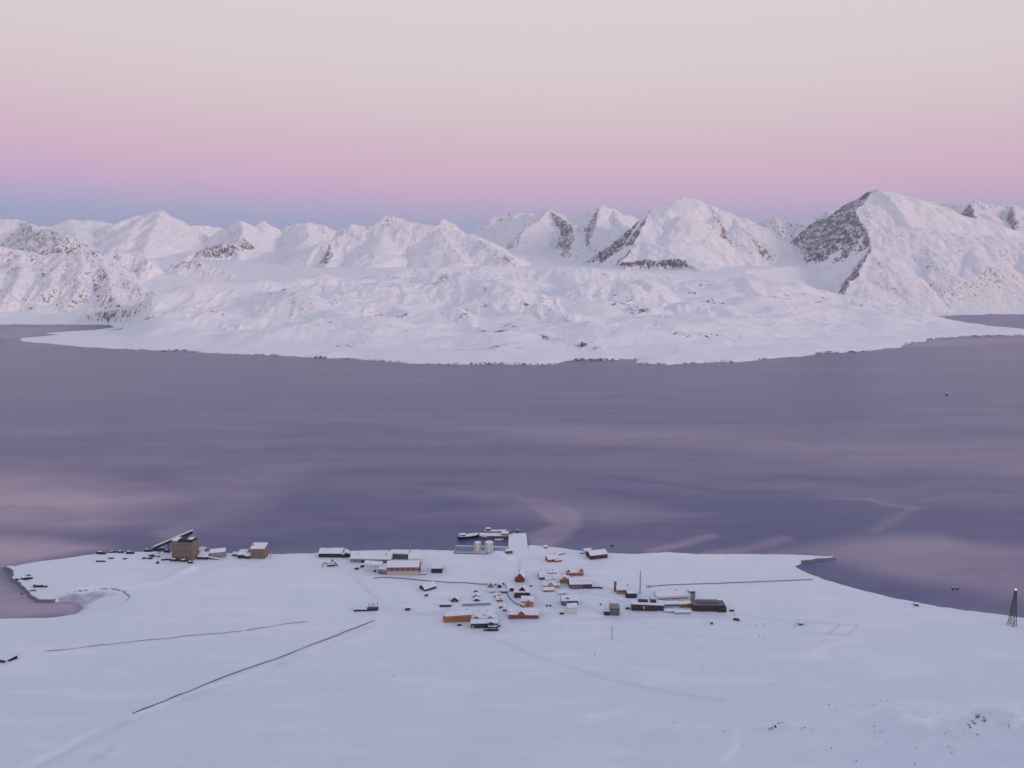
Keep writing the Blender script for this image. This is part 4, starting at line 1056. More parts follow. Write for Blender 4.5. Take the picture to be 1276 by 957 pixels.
b = house('brick_red_longhouse', 'long brick red house with one small central gable at the village front', (633.6, 771.4), (671, 771.0), 'brick', 'gable', 14, 4.6, 4.0, cat='house', win=12, trim='brick', wsize=(1.2, 1.3), dormers=((.43, 7.5, 4.6, -.6, 6.5),), chimneys=((.02, .15, 1.6), (.55, .6, 1.2)))
addbox(b, 'plinth', 'midgrey', -b['_L'] / 2 - .1, b['_L'] / 2 + .1, -.16, -.02, -1, .7)
b = house('orange_row_house', 'long orange row house with wall lattice and snowy roof at the village front left', (555.5, 775.6), (588, 774.2), 'orange', 'gable', 11, 7.0, 2.4, cat='row house', win=9, trim='orange', wsize=(1.3, 1.2), chimneys=((.1, .6, 1.2), (.4, .6, 1.2), (.85, .6, 1.4)))
L = b['_L']
lat = MB()
for k in range(9):
    x = -L / 2 + .6 + k * (L - 1.2) / 8
    lat.bar((x, -1.2, -1), (x, -1.2, b['_h'] - .2), .16)
    if k < 8 and k % 2 == 0: lat.bar((x, -1.2, .3), (x + (L - 1.2) / 8, -1.2, b['_h'] - .5), .14)
lat.bar((-L / 2 + .4, -1.2, b['_h'] * .55), (L / 2 - .4, -1.2, b['_h'] * .55), .16)
lat.build('lattice', 'tan', b)
MB().prism([(0, -1), (9, -1), (9, b['_h'] * .5), (0, b['_h'] * .4)], -L / 2 - 2.6, -L / 2).build('end_porch', 'orange', b)
house('orange_row_extension', 'orange roofed extension continuing the orange row house to the right', (588.5, 773.6), (616.5, 772.8), 'pinktan', 'gable', 12, 4.2, 3.4, cat='row house', win=6, trim='orange', wsize=(1.2, 1.2), chimneys=((.25, .6, 1.3), (.7, .6, 1.4)), dormers=((.55, 5, 2.8, .3, 6),))
house('dark_green_house', 'dark green house squeezed between the orange row house and the black house in front', (587, 774.8), (619, 774.6), 'green', 'gable', 7, 3.6, 2.0, cat='house', win=8, trim='frame', wsize=(1.1, 1.0), dormers=((.2, 5, 2.6, -.3, 4), (.75, 5, 2.6, -.3, 4)))
b = house('black_house', 'black stained house with snow roof and dark projecting porch at the village front', (587, 782.8), (620.4, 782.4), 'black', 'gable', 9, 5.2, 2.0, cat='house', win=8, trim='midgrey', wsize=(1.2, 1.2), dormers=((.74, 7, 3.0, -2.6, 4),), chimneys=((.6, .6, 1.0),))
L = b['_L']
addbox(b, 'porch', 'black', L * .14, L * .46, -4.2, -.03, -1, b['_h'] * .62)
addbox(b, 'porch_roof', 'snow', L * .13, L * .47, -4.4, -.15, b['_h'] * .62 + .02, b['_h'] * .62 + .3)
addbox(b, 'terrace', 'darkwood', -L * .04, L * .52, -7.4, -4.3, -1, .7)
addbox(b, 'bay', 'tan', -L * .47, -L * .39, -1.4, -.02, -1, b['_h'] * .6)
for k in range(3):
    addbox(b, 'porch_window', 'frame', L * (.19 + .085 * k), L * (.19 + .085 * k) + 1.6, -4.32, -4.18, .9, 2.3)

# small huts on the west side of the village
house('dark_green_cabin', 'small dark green cabin with pointed snow roof left of the stacked little huts', (562, 750), (571, 750), 'green', 'gfront', 7, 2.2, 3.0, cat='cabin', win=1)
house('low_brown_shed', 'long low brown shed with flat snowy top behind the orange row house', (547.8, 756.4), (562, 756.2), 'brown', 'flat', 5, 2.6, cat='shed', snow=.45)
house('black_cube_hut', 'little black cube hut, rearmost of the three in a line behind the pale blue pen', (591, 738.8), (594.9, 738.8), 'black', 'flat', 4, 3.0, cat='hut', snow=.3)
house('salmon_hut', 'little salmon hut with snow gable, middle of the three in a line', (589, 744.9), (597, 744.9), 'pinktan', 'gfront', 6, 1.6, 2.2, cat='hut')
house('dark_gable_hut', 'little dark hut with snow gable, nearest of the three in a line', (590.4, 749.2), (597.6, 749.2), 'brown', 'gfront', 5, 1.4, 1.8, cat='hut')
house('olive_cabin', 'small olive cabin with steep snow gable beside the long pipe', (608.3, 732), (614.8, 732), 'olive', 'gfront', 7, 2.2, 3.4, cat='cabin', win=1)
house('charcoal_hut', 'tiny charcoal hut with peaked roof right of the olive cabin', (620, 732.2), (624.8, 732.2), 'black', 'gfront', 5, 2.2, 1.6, cat='hut')
house('pump_hut', 'tiny dark hut where the long pipe turns towards the village', (625.6, 728.4), (628.4, 728.4), 'midgrey', 'flat', 3, 2.2, cat='hut', snow=.3)
house('brown_cottage', 'low brown cottage beside the bend of the village pipe', (622.8, 739.2), (631, 739), 'brown', 'gable', 6, 2.2, 1.4, cat='cottage', win=2, trim='tan')
house('pale_blue_hut', 'pale blue hut nearly lost in snow below the olive cabin', (609.8, 738.8), (616.6, 738.6), 'paleblue', 'gable', 5, 1.5, 1.5, cat='hut')
house('twin_gable_cottage', 'dark red cottage behind the small orange cottage', (617, 744.8), (624.6, 744.2), 'darkred', 'gable', 6, 2.2, 1.4, cat='cottage', dormers=((.7, 3.4, 2.0, -.2, 3),))
house('orange_cottage', 'small orange cottage with snow gable left of the tan house', (618.8, 750), (626.4, 749.8), 'orange', 'gable', 6, 2.8, 2.0, cat='cottage', win=2, trim='orange', dormers=((.6, 3.0, 2.2, -.2, 3),))
house('black_square_hut', 'black square hut tucked left behind the brown gabled house', (635.4, 737), (641.3, 736.6), 'black', 'flat', 5, 3.8, cat='hut', snow=.35)
# pale blue pen
c, rz, L, vpm = frame((576, 756), (611.5, 754.2))
b = thing('fenced_pen', 'long pale blue fenced pen behind the orange row house', 'pen', c, rz)
for y in (0, 3.6):
    MB().box(-L / 2, L / 2, y, y + .15, .1, 1.5).build('mesh_panel', 'paleblue', b)
for k in range(13):
    MB().box(-L / 2 + k * L / 12 - .1, -L / 2 + k * L / 12 + .1, -.12, 3.9, -1, 1.6).build('divider', 'paleblue', b)

# row east of the quay road
b = house('clerestory_hall', 'long dark walled hall with snow roof and a dark strip of roof windows', (672.2, 722.6), (697, 722.0), 'black', 'gable', 18, 3.0, 4.0, cat='hall', win=4, trim='tan', wfrom=.02, wto=.35, chimneys=((.1, .5, 1.6), (.45, .5, 1.4), (.7, .5, 1.4)))
L = b['_L']
cl = addbox(b, 'clerestory', 'darkwood', -L * .08, L * .40, 4.2, 5.4, b['_h'] + .6, b['_h'] + 3.6)
addbox(b, 'clerestory_snow', 'snow', -L * .09, L * .41, 4.4, 9, b['_h'] + 3.62, b['_h'] + 4.2, cl)
house('snow_store', 'plain white store half hidden between the long hall and the tan gabled house', (679.4, 726), (690, 726), 'white', 'flat', 9, 3.6, cat='store', snow=.6)
house('tan_wing', 'tan wing with snow roof joining the long hall to the dark red inn', (690.3, 726.6), (708.6, 727.4), 'tan', 'gable', 10, 4.4, 2.8, cat='house', win=5, trim='tan', dormers=((.72, 7.5, 4.0, -.8, 6),))
b = house('dark_red_inn', 'dark red inn with five white framed windows and white pipes on its snow roof', (710, 733.8), (737.4, 733.4), 'darkred', 'gable', 16, 5.0, 4.6, cat='inn', vents=4, chimneys=((.16, .55, 2.6),), snow=.7)
L = b['_L']; h = b['_h']
for k in range(5):
    x = -L * .46 + k * L * .115
    w_ = addbox(b, 'window', 'frame', x, x + 1.5, -.14, .02, h * .3, h * .3 + 2.1)
    addbox(b, 'pane', 'glass', x + .3, x + 1.2, -.2, -.1, h * .3 + .35, h * .3 + 1.75, w_)
for k in range(4):
    x = L * .13 + k * L * .09
    addbox(b, 'window', 'midgrey', x, x + 1.5, -.14, .02, h * .3, h * .3 + 1.6)
addbox(b, 'dark_end', 'black', L * .12, L / 2, -.10, .02, -1, h * .96)
house('inn_annex', 'low dark flat annex running right from the dark red inn', (738, 733.4), (747.5, 733.2), 'black', 'flat', 6, 2.2, cat='annex', snow=.35)
house('annex_shed', 'tiny dark shed at the far right end of the inn annex', (747.6, 733.6), (750.8, 733.6), 'black', 'gfront', 4, 1.4, .8, cat='shed', snow=.3)
house('tan_gabled_house', 'tan house with small central gable in front of the white store', (677, 733.2), (697, 732.8), 'tan', 'gable', 10, 3.4, 3.2, cat='house', win=6, trim='frame', wsize=(1, 1), dormers=((.46, 5.6, 4.0, -.5, 5), (.9, 5.0, 4.4, 2, 8)))
house('orange_low_cottage', 'low red orange cottage with snow roof in front of the tan gabled house', (677.4, 737.8), (690.6, 737.2), 'brick', 'gable', 7, 2.0, 1.8, cat='cottage', win=3, trim='tan', wsize=(1, .9))
house('red_cross_house', 'orange red house with cross gables at the rear of the village', (705.8, 717.6), (716.5, 717.4), 'brick', 'gable', 8, 3.4, 2.4, cat='house', win=3, trim='frame', wsize=(.9, 1), dormers=((.22, 5, 4.2, -.4, 5),), chimneys=((.3, .5, 1.6),))
house('red_tower_house', 'orange red house with a raised gable at its right end, beside its cross gabled neighbour', (716.7, 717.4), (727.2, 717.2), 'brick', 'gable', 8, 3.6, 2.0, cat='house', win=3, trim='frame', wsize=(.9, 1), dormers=((.72, 6, 5.0, -.4, 6),), chimneys=((.5, .6, 1.2),))
house('pale_blue_shelter', 'pale blue open shelter half covered in snow in front of the dark red inn', (696, 741.2), (705.8, 741.0), 'paleblue', 'gable', 5, 1.8, 1.2, cat='shelter', win=4, trim='frame', wsize=(1, .8))
b = house('blue_house', 'dark blue house with white snow roof behind the plain white house', (700, 754.6), (720.4, 754.4), 'blue', 'gable', 12, 5.2, 3.6, cat='house', win=3, trim='frame', wto=.3, dormers=((.36, 7, 3.4, 1.5, 6),))
b = house('plain_white_house', 'plain white boxy house with a few dark windows in front of the blue house', (708, 766), (719.6, 765.6), 'white', 'gable', 10, 8.0, 2.0, cat='house', win=3, wrows=2, trim='white', wsize=(.8, .9), snow=.4)

# eastern group
b = house('tan_shop', 'tan house with tall dark chimney at its left end near the thin mast', (768.5, 740.4), (783, 740.4), 'tan', 'gable', 12, 4.8, 2.6, cat='house', win=4, trim='brown', wsize=(1.4, 1.4), chimneys=((.97, .5, 2.2),))
addbox(b, 'chimney_tower', 'midgrey', -b['_L'] / 2 - 2.5, -b['_L'] / 2 + .4, 7, 10, -1, b['_h'] + 6.5)
b = house('black_flat_house', 'black flat topped house at the right of the tan house by the thin mast', (782, 745.4), (793.6, 745.0), 'black', 'flat', 9, 5.4, cat='house', win=5, trim='midgrey', wsize=(1.1, 1.2), snow=.6)
addbox(b, 'side_shed', 'black', -b['_L'] / 2 - 1.8, -b['_L'] / 2, .5, 5, -1, 2.6)
b = house('grey_station', 'grey block station with cranes and antennas on its roof, left of the long brown houses', (760, 767), (772, 767.2), 'midgrey', 'flat', 11, 9.0, cat='station', win=5, wrows=2, trim='midgrey', wsize=(.9, 1), roofmat='grey', snow=.5)
L = b['_L']; h = b['_h']
addbox(b, 'left_wing', 'darkwood', -L / 2 - 6.5, -L / 2, 0, 7, -1, h * .55)
addbox(b, 'left_wing_snow', 'snow', -L / 2 - 6.6, -L / 2, -.1, 7.1, h * .55 + .02, h * .55 + .4)
MB().bar((-L * .2, 3, h), (-L * .55, 3, h + 8.5), .45, .2).build('antenna_boom', 'metal', b)
MB().bar((-L / 2 - 4.5, 3, h * .5), (-L / 2 - 4.5, 3, h + 4), .4, .2).build('antenna_mast', 'metal', b)
MB().bar((L * .2, 5, h), (L * .24, 5, h + 4.0), .5, .3).build('roof_mast', 'tan', b)
MB().bar((-L * .05, 4, h), (-L * .2, 5, h + 3.5), .4, .3).build('roof_strut', 'metal', b)
b = house('brown_longhouse', 'long dark brown longhouse with broken snow roof, left of two at the village edge', (786.8, 761), (827, 761.6), 'brown', 'flat', 12, 7.2, cat='longhouse', win=12, wrows=2, trim='brown', wsize=(1.1, 1.1), snow=.9)
L = b['_L']; h = b['_h']
addbox(b, 'roof_box', 'darkwood', -L * .28, L * .02, 5, 11, h + .75, h + 1.9)
addbox(b, 'roof_box', 'darkwood', L * .10, L * .28, 5, 11, h + .75, h + 2.2)
addbox(b, 'door', 'frame', -L * .13, -L * .13 + 1.2, -.14, .02, h * .35, h * .75)
b = house('brown_longhouse', 'long dark brown longhouse with bare grey roof, right of two at the village edge', (863.4, 761.6), (903.6, 762.2), 'brown', 'flat', 13, 7.2, cat='longhouse', win=11, wrows=2, trim='brown', wsize=(1.1, 1.1), roofmat='midgrey', snow=.4)
L = b['_L']; h = b['_h']
addbox(b, 'roof_box', 'midgrey', -L * .34, L * .32, 5, 12, h + .35, h + 2.0)
addbox(b, 'end_bay', 'brown', L * .25, L / 2 + 1, -1.6, 0, -1, h * .85)
b = house('white_research_hall', 'long white hall with dark window ribbon and square tower behind the brown longhouses', (818.5, 750.6), (860, 748.8), 'white', 'gable', 14, 6.0, 3.2, cat='hall', win=16, trim='midgrey', wsize=(1.3, 1.2), chimneys=((.62, .5, 1.8),))
L = b['_L']; h = b['_h']
addbox(b, 'tower', 'grey', L / 2 - 1, L / 2 + 6.5, 1, 8, -1, h + 4.6)
addbox(b, 'tower_snow', 'snow', L / 2 - 1.1, L / 2 + 6.6, .9, 8.1, h + 4.62, h + 5.1)
addbox(b, 'tower_window', 'glass', L / 2 + 1, L / 2 + 5, .9, 1.05, h + 1.6, h + 3.4)
house('dome_house', 'small grey house with round observatory hump left behind the long white hall', (819, 744.6), (829.5, 744), 'grey', 'gable', 8, 2.6, 2.4, cat='house', win=4, trim='midgrey', wsize=(.9, .9), chimneys=((.35, .5, 1.4),))
house('dark_plough_shed', 'dark open shed with slanting roof left of the long white hall', (812, 751), (822.5, 750), 'midgrey', 'shed', 8, 2.2, 2.0, cat='shed')
house('blue_grey_lab', 'blue grey laboratory with dark windows between the two brown longhouses', (827.5, 757.6), (846.4, 757), 'paleblue', 'gable', 7, 4.2, 1.0, cat='laboratory', win=8, trim='midgrey', wsize=(1.4, 1.3), snow=.6)
house('tan_link_house', 'tan link house with black doorway against the right hand brown longhouse', (846.8, 757.6), (863.2, 757.4), 'ochre', 'gable', 7, 4.6, 1.0, cat='house', win=5, trim='brown', wsize=(1.5, 1.4), door=.2)
house('low_blue_store', 'low pale blue store with snow roof just in front of the right hand longhouse', (841.5, 765.8), (860.5, 765.4), 'paleblue', 'gable', 5, 2.4, .6, cat='store', win=5, trim='frame', wsize=(1, .9))
house('low_blue_store', 'low pale blue store buried in snow below the blue grey laboratory', (828, 763.2), (840.5, 763.8), 'paleblue', 'gable', 5, 1.6, .6, cat='store')
# left edge hut
b = house('snowbound_bunker', 'snow buried hut with a dark open gable at the left edge of the photo', (-14, 824), (8, 826), 'darkwood', 'flat', 12, 3.6, cat='hut', snow=1.0)
MB().prism([(-3, -1.5), (0, -1.5), (0, 3.2)], b['_L'] / 2 - .2, b['_L'] / 2 + 5.0).build('snow_wing', 'snow', b)
b = house('shore_box', 'small dark box hut alone beside the eastern bay shore', (1139.8, 755), (1144.6, 755.4), 'darkwood', 'gable', 4, 2.2, 1.0, cat='hut', snow=.35)
b = house('fence_box', 'small dark instrument hut at the corner of the wire enclosure', (995.4, 779), (1000.4, 779.4), 'midgrey', 'gable', 4, 2.4, 1.4, cat='hut', snow=.3)

# ------------------------------------------------------------------ vehicles and small things
def make_car(label, px, py, rz, mat, cat='vehicle', s=1.0, name='parked_vehicle', group=None):
    o = thing(name, label, cat, at(px, py), rz, group)
    MB().prism([(-.95 * s, .45 * s), (.95 * s, .45 * s), (.95 * s, 1.25 * s), (-.95 * s, 1.25 * s)], -2.3 * s, 2.3 * s).build('body', mat, o)
    MB().add([(-1.5 * s, -.9 * s, 1.26 * s), (1.1 * s, -.9 * s, 1.26 * s), (1.1 * s, .9 * s, 1.26 * s), (-1.5 * s, .9 * s, 1.26 * s), (-1.3 * s, -.75 * s, 2.1 * s), (.6 * s, -.75 * s, 2.1 * s), (.6 * s, .75 * s, 2.1 * s), (-1.3 * s, .75 * s, 2.1 * s)],
             [(0, 3, 2, 1), (4, 5, 6, 7), (0, 1, 5, 4), (1, 2, 6, 5), (2, 3, 7, 6), (3, 0, 4, 7)]).build('cabin', 'glass', o)
    MB().box(-1.25 * s, .55 * s, -.7 * s, .7 * s, 2.11 * s, 2.3 * s).build('snow_cap', 'snow', o)
    for x in (-1.5, 1.5):
        for y in (-.95, .95):
            MB().bar((x * s, (y - .12) * s, .42 * s), (x * s, (y + .12) * s, .42 * s), .42 * s, n=10).build('wheel', 'tyre', o)
    return o
make_car('dark vehicle parked right of the right hand brown longhouse', 912, 761.6, .2, 'hull', s=1.15)
make_car('black truck parked alone on the snow below the right hand brown longhouse', 917.6, 773, -.3, 'hull', s=1.5)
make_car('small black vehicle below the gap between the brown longhouses', 887, 777, 1.2, 'hull', s=1.1)
make_car('dark vehicle beside the left end of the left hand brown longhouse', 782, 758.8, .1, 'navy', s=1.1)
make_car('small dark vehicle on the track left of the plain white house', 700.2, 765.2, .3, 'hull', s=1.15)
make_car('dark vehicle left of its neighbour on the open snow east of the tan house', 681.5, 755, 1.3, 'midgrey', s=.9)
make_car('dark vehicle right of its neighbour on the open snow east of the tan house', 685.6, 755, 1.3, 'hull', s=.9)
make_car('dark vehicle parked by the garage doors of the white service house', 452.2, 706.6, .4, 'hull', s=1.5)
make_car('dark vehicle parked on open snow left of the white service house', 444.6, 709.4, .1, 'hull', s=1.3)
make_car('dark vehicle between the grey workshop and the red banded hangar', 492.5, 700.2, .4, 'hull', s=1.3)
make_car('small dark vehicle right behind the red banded hangar roof', 487, 701.2, .4, 'hull', s=1.1)
make_car('blue grey vehicle parked upper left of the brick red longhouse', 624, 757.6, .5, 'metal', s=1.1)
make_car('blue grey vehicle parked close to the left end of the brick red longhouse', 629, 761.4, .5, 'metal', s=1.1)
make_car('dark vehicle below the orange row house', 572.4, 779.6, .3, 'navy', s=1.1)
make_car('tiny dark vehicle below the dark boathouse', 531.4, 742.4, 1.0, 'hull', s=1.1)
make_car('grey vehicle at the right edge of the black house', 621.8, 780.8, .1, 'metal', s=.9)
make_car('dark snow vehicle left of the grey block station', 748.6, 753.5, 1.2, 'midgrey', s=.8)
make_car('small dark trailer on the road below the quay', 650.5, 713.4, .9, 'midgrey', s=.8)
make_car('dark vehicle on the road beside the red gabled house', 661.5, 730.6, .9, 'midgrey', s=.9)

# radio mast near the tan house
def lattice_mast(label, px, py, hm, wd, top, mat, name='radio_mast', lamp=False, secs=14, leg_r=.22):
    o = thing(name, label, 'mast', at(px, py), .5)
    cs = [(1, 1), (-1, 1), (-1, -1), (1, -1)]
    for sx, sy in cs:
        MB().bar((sx * wd / 2, sy * wd / 2, -1), (sx * top / 2, sy * top / 2, hm), leg_r, leg_r * .7).build('leg', mat, o)
    br = MB()
    for k in range(secs):
        t0, t1 = k / secs, (k + 1) / secs
        w0, w1 = (wd + (top - wd) * t0) / 2, (wd + (top - wd) * t1) / 2
        for j in range(4):
            a_, b_ = cs[j], cs[(j + 1) % 4]
            br.bar((a_[0] * w0, a_[1] * w0, hm * t0), (b_[0] * w1, b_[1] * w1, hm * t1), leg_r * .6, n=4)
            br.bar((b_[0] * w0, b_[1] * w0, hm * t0), (a_[0] * w1, a_[1] * w1, hm * t1), leg_r * .6, n=4)
            br.bar((a_[0] * w1, a_[1] * w1, hm * t1), (b_[0] * w1, b_[1] * w1, hm * t1), leg_r * .6, n=4)
    br.build('bracing', mat, o)
    if lamp:
        MB().bar((0, 0, hm), (0, 0, hm + 1.0), .5, n=8).build('lamp_bracket', 'darkwood', o)
        MB().bar((0, 0, hm + 1.02), (0, 0, hm + 2.2), .6, .3, n=10).build('beacon_lamp', 'lamp', o)
        MB().box(-top * .7, top * .7, -top * .7, top * .7, hm - .25, hm - .02).build('platform', mat, o)
    return o
_b = at(1261, 779)
lattice_mast('tall dark lattice mast with a lit orange lamp near the right edge', 1261, 779, 41, 6.6, 1.6, 'darkwood', 'airship_mast', True, 8, .27)
lattice_mast('thin grey radio mast rising behind the black flat topped house', 797.4, 740.2, 30, 1.1, .7, 'metal', secs=16, leg_r=.1)
lattice_mast('very thin mast standing alone in front of the grey block station', 762.5, 797, 15, .5, .4, 'metal', secs=8, leg_r=.09)
# guard of thin poles on the snow
POLE = 'thin dark marker pole standing alone in the open snow'
for px, py, hh in [(741, 817, 3.6), (873, 808.5, 2.0), (934.5, 779, 2.6), (943, 781, 2.8), (952.5, 779.5, 2.4), (965, 778.5, 2.0), (946, 794, 2.2), (953, 795.6, 2.6), (915, 767.2, 2.2), (947, 769.6, 2.4), (957, 752, 1.8),
                   (491, 843.5, 2.2), (655.5, 741, 1.6), (337.3, 696, 6.5), (699.5, 778.5, 1.6), (653, 787.6, 1.8), (700, 786, 1.8), (777, 802, 1.6), (874.5, 831.5, 2.0), (1088, 795, 2.2), (520, 737, 1.6), (476, 703, 2.0), (1142, 690, .1)][:-1]:
    o = thing('marker_pole', POLE, 'pole', at(px, py), random.uniform(0, 3), 'marker poles in the open snow')
    MB().bar((0, 0, -1), (0, 0, hh), .2, .14).build('shaft', 'darkwood', o)
    MB().box(-.35, .35, -.05, .05, hh * .72, hh * .95).build('marker_board', 'darkwood', o)
# dish frame at the end of the eastern pipe
o = thing('pipe_terminal', 'small grey valve frame at the left end of the eastern pipeline', 'valve', at(808, 732), .2)
MB().bar((-3, 0, -1), (-3, 0, 3), .25).bar((3, 0, -1), (3, 0, 2.4), .25).bar((-3, 0, 2.8), (3, 0, 2.2), .25).build('frame', 'metal', o)
MB().box(-1.2, 1.4, -.6, .8, -.5, 1.4).build('valve_box', 'midgrey', o)

# fences and pipes
def fence(name, label, pts, hh, mat, post_gap=4.0, rails=2, board=.75, lean=0.0, cat='fence', maxposts=95, post_r=.16):
    W = [at(*p) for p in pts]
    S = []
    for a_, b_ in zip(W[:-1], W[1:]):
        n = max(1, int((b_ - a_).length / 3.0))
        for k in range(n):
            q = a_.lerp(b_, k / n); q.z = gz(q.x, q.y); S.append(q)
    S.append(W[-1])
    org = S[0].copy()
    o = thing(name, label, cat, org)
    P = MB()
    for a_, b_ in zip(S[:-1], S[1:]):
        a_, b_ = a_ - org, b_ - org
        nrm = Vector((-(b_ - a_).y, (b_ - a_).x, 0)).normalized() * .06
        for r_ in range(rails):
            hq = hh * (0.62 + 0.7 * float(perlin(np.array([a_.x / 22]), np.array([a_.y / 22]), 15)[0]))
            z1 = hq * (1 - r_ / rails); z0 = z1 - hq / rails * board
            V = [a_ - nrm + Vector((0, 0, z0)), b_ - nrm + Vector((0, 0, z0)), b_ + nrm + Vector((0, 0, z0)), a_ + nrm + Vector((0, 0, z0)),
                 a_ - nrm + Vector((0, 0, z1)), b_ - nrm + Vector((0, 0, z1)), b_ + nrm + Vector((0, 0, z1)), a_ + nrm + Vector((0, 0, z1))]
            P.add(V, [(0, 3, 2, 1), (4, 5, 6, 7), (0, 1, 5, 4), (1, 2, 6, 5), (2, 3, 7, 6), (3, 0, 4, 7)])
    P.build('boards', mat, o)
    tot = sum((b_ - a_).length for a_, b_ in zip(S[:-1], S[1:]))
    n = min(maxposts, max(2, int(tot / post_gap))); acc = 0; nxt = 0
    for a_, b_ in zip(S[:-1], S[1:]):
        l_ = (b_ - a_).length
        while nxt <= acc + l_ + 1e-6:
            q = a_.lerp(b_, (nxt - acc) / max(l_, 1e-6)) - org
            MB().bar((q.x + lean, q.y - abs(lean), q.z - 1), (q.x, q.y, q.z + hh + .3), post_r, n=4).build('post', mat, o)
            nxt += tot / n
        acc += l_
    return o
fence('snow_fence', 'long dark snow fence slanting up from the lower left towards the village', [(166, 889.5), (190, 880), (215, 869.5), (245, 858), (280, 843.5), (310, 833), (340, 823), (375, 809), (410, 796), (440, 784), (466, 773.5)], 1.5, 'fence', 4.2, 2, .8, .5)
fence('snow_fence', 'dark snow fence lying left of centre, nearer the western bay', [(55, 812), (85, 809.5), (110, 806), (150, 801.5), (200, 796.5), (240, 792), (281, 789), (301, 786.8)], 1.1, 'fence', 4.2, 1, .6, .6)
fence('snow_fence', 'short dark snow fence continuing beyond the gap towards the village', [(305, 786.3), (319, 784), (345, 779.5), (365, 776.8), (382, 775)], 1.1, 'fence', 3.6, 1, .6, .5)
fence('wire_enclosure', 'faint square wire enclosure beside the dark instrument hut', [(985, 783), (1005, 776), (1070, 779), (1056, 791), (1022, 789)], 1.0, 'metal', 5, 1, .06, 0, 'enclosure', 60, .08)
fence('wire_enclosure', 'faint wire fence stub at the lower right of the square enclosure', [(1033, 790), (1046, 779)], 1.0, 'metal', 4, 1, .06, 0, 'enclosure', 40, .08)
def pipeline(name, label, pts, r, mat, up=1.2, cat='pipeline', gap=9):
    W = [at(*p) for p in pts]; S = []
    for a_, b_ in zip(W[:-1], W[1:]):
        n = max(1, int((b_ - a_).length / 6))
        for k in range(n):
            q = a_.lerp(b_, k / n); q.z = gz(q.x, q.y); S.append(q)
    S.append(W[-1]); org = S[0].copy(); o = thing(name, label, cat, org); m_ = MB()
    for a_, b_ in zip(S[:-1], S[1:]):
        m_.bar(a_ - org + Vector((0, 0, up)), b_ - org + Vector((0, 0, up)), r, n=6)
    m_.build('pipe', mat, o)
    tot = 0
    for k, q in enumerate(S):
        if k % max(1, int(gap / 6)) == 0 and k < 98:
            q = q - org
            MB().box(q.x - r * .8, q.x + r * .8, q.y - .2, q.y + .2, q.z - 1, q.z + up).build('support', mat, o)
    return o
pipeline('utility_pipe', 'long dark utility pipe running from the red banded hangar to the village huts', [(466, 720.6), (478, 719.8), (500, 721), (540, 724.6), (580, 726.6), (606, 728.4), (622, 729)], .6, 'snowpipe', .7)
pipeline('utility_pipe', 'curving dark blue pipe dropping from the pump hut to the tan house', [(629.4, 729), (631.6, 738), (633.5, 744), (638, 749), (643.5, 753.2), (649.5, 754.6)], .42, 'blue', .9)
pipeline('utility_pipe', 'long straight dark pipe running right from the valve frame to the eastern bay', [(811, 731.2), (840, 729), (880, 727.6), (920, 726.2), (960, 724.6), (1012, 722.4)], .55, 'snowpipe', .7)
# skerries and shore boulders
def boulder(name, label, loc, r, seed, group, cat='rock', mat='rock', flatk=.55):
    r_ = random.Random(seed)
    bm = bmesh.new(); bmesh.ops.create_icosphere(bm, subdivisions=2, radius=1)
    ph = [r_.uniform(0, 6) for _ in range(6)]
    for v in bm.verts:
        c_ = v.co
        k = 1 + .22 * math.sin(3 * c_.x + ph[0]) * math.cos(2.6 * c_.y + ph[1]) + .16 * math.sin(5 * c_.z + ph[2] + 3 * c_.x) + .09 * math.sin(9 * c_.y + ph[3])
        v.co = Vector((c_.x * k * r * (1 + .3 * math.sin(ph[4])), c_.y * k * r * .8, c_.z * k * r * flatk))
    me = bpy.data.meshes.new(name); bm.to_mesh(me); bm.free(); me.materials.append(M[mat])
    o = bpy.data.objects.new(name, me); COL.objects.link(o); o.location = loc; o.rotation_euler = (0, 0, r_.uniform(0, 3))
    return tag(o, label, cat, group)
SK = 'dark bare rock islet just off the far snowy shore'
for k, (px, py, r) in enumerate([(712, 450.4, 16), (722, 449.2, 20), (733, 448.6, 12), (706, 451.6, 9), (1048, 438.8, 24), (1062, 438.4, 26), (1075, 438.0, 20), (1100, 434.6, 18), (1118, 430, 16), (1215, 418.8, 28), (1232, 418.7, 30), (1246, 418.4, 30), (1258, 418.6, 20),
                                 (1146, 426.2, 16), (96, 430.8, 20), (103, 431.6, 14), (167, 434.6, 12), (204, 437.6, 22), (217, 437.9, 16), (238, 439.2, 14), (433, 447.4, 14), (797, 449.8, 12), (808, 454.0, 12), (826, 454.6, 14), (912, 451.6, 16), (1020, 441.2, 14), (2, 424.5, 14), (316, 441.8, 10), (985, 446.6, 9)]):
    x, y = flat(px, py)
    boulder('rock_islet', SK, (x, y, -1.0), r * .62, 300 + k, 'rock islets along the far shore', 'islet', flatk=.32)
FR = 'dark boulder poking out of the snow slope at the lower right'
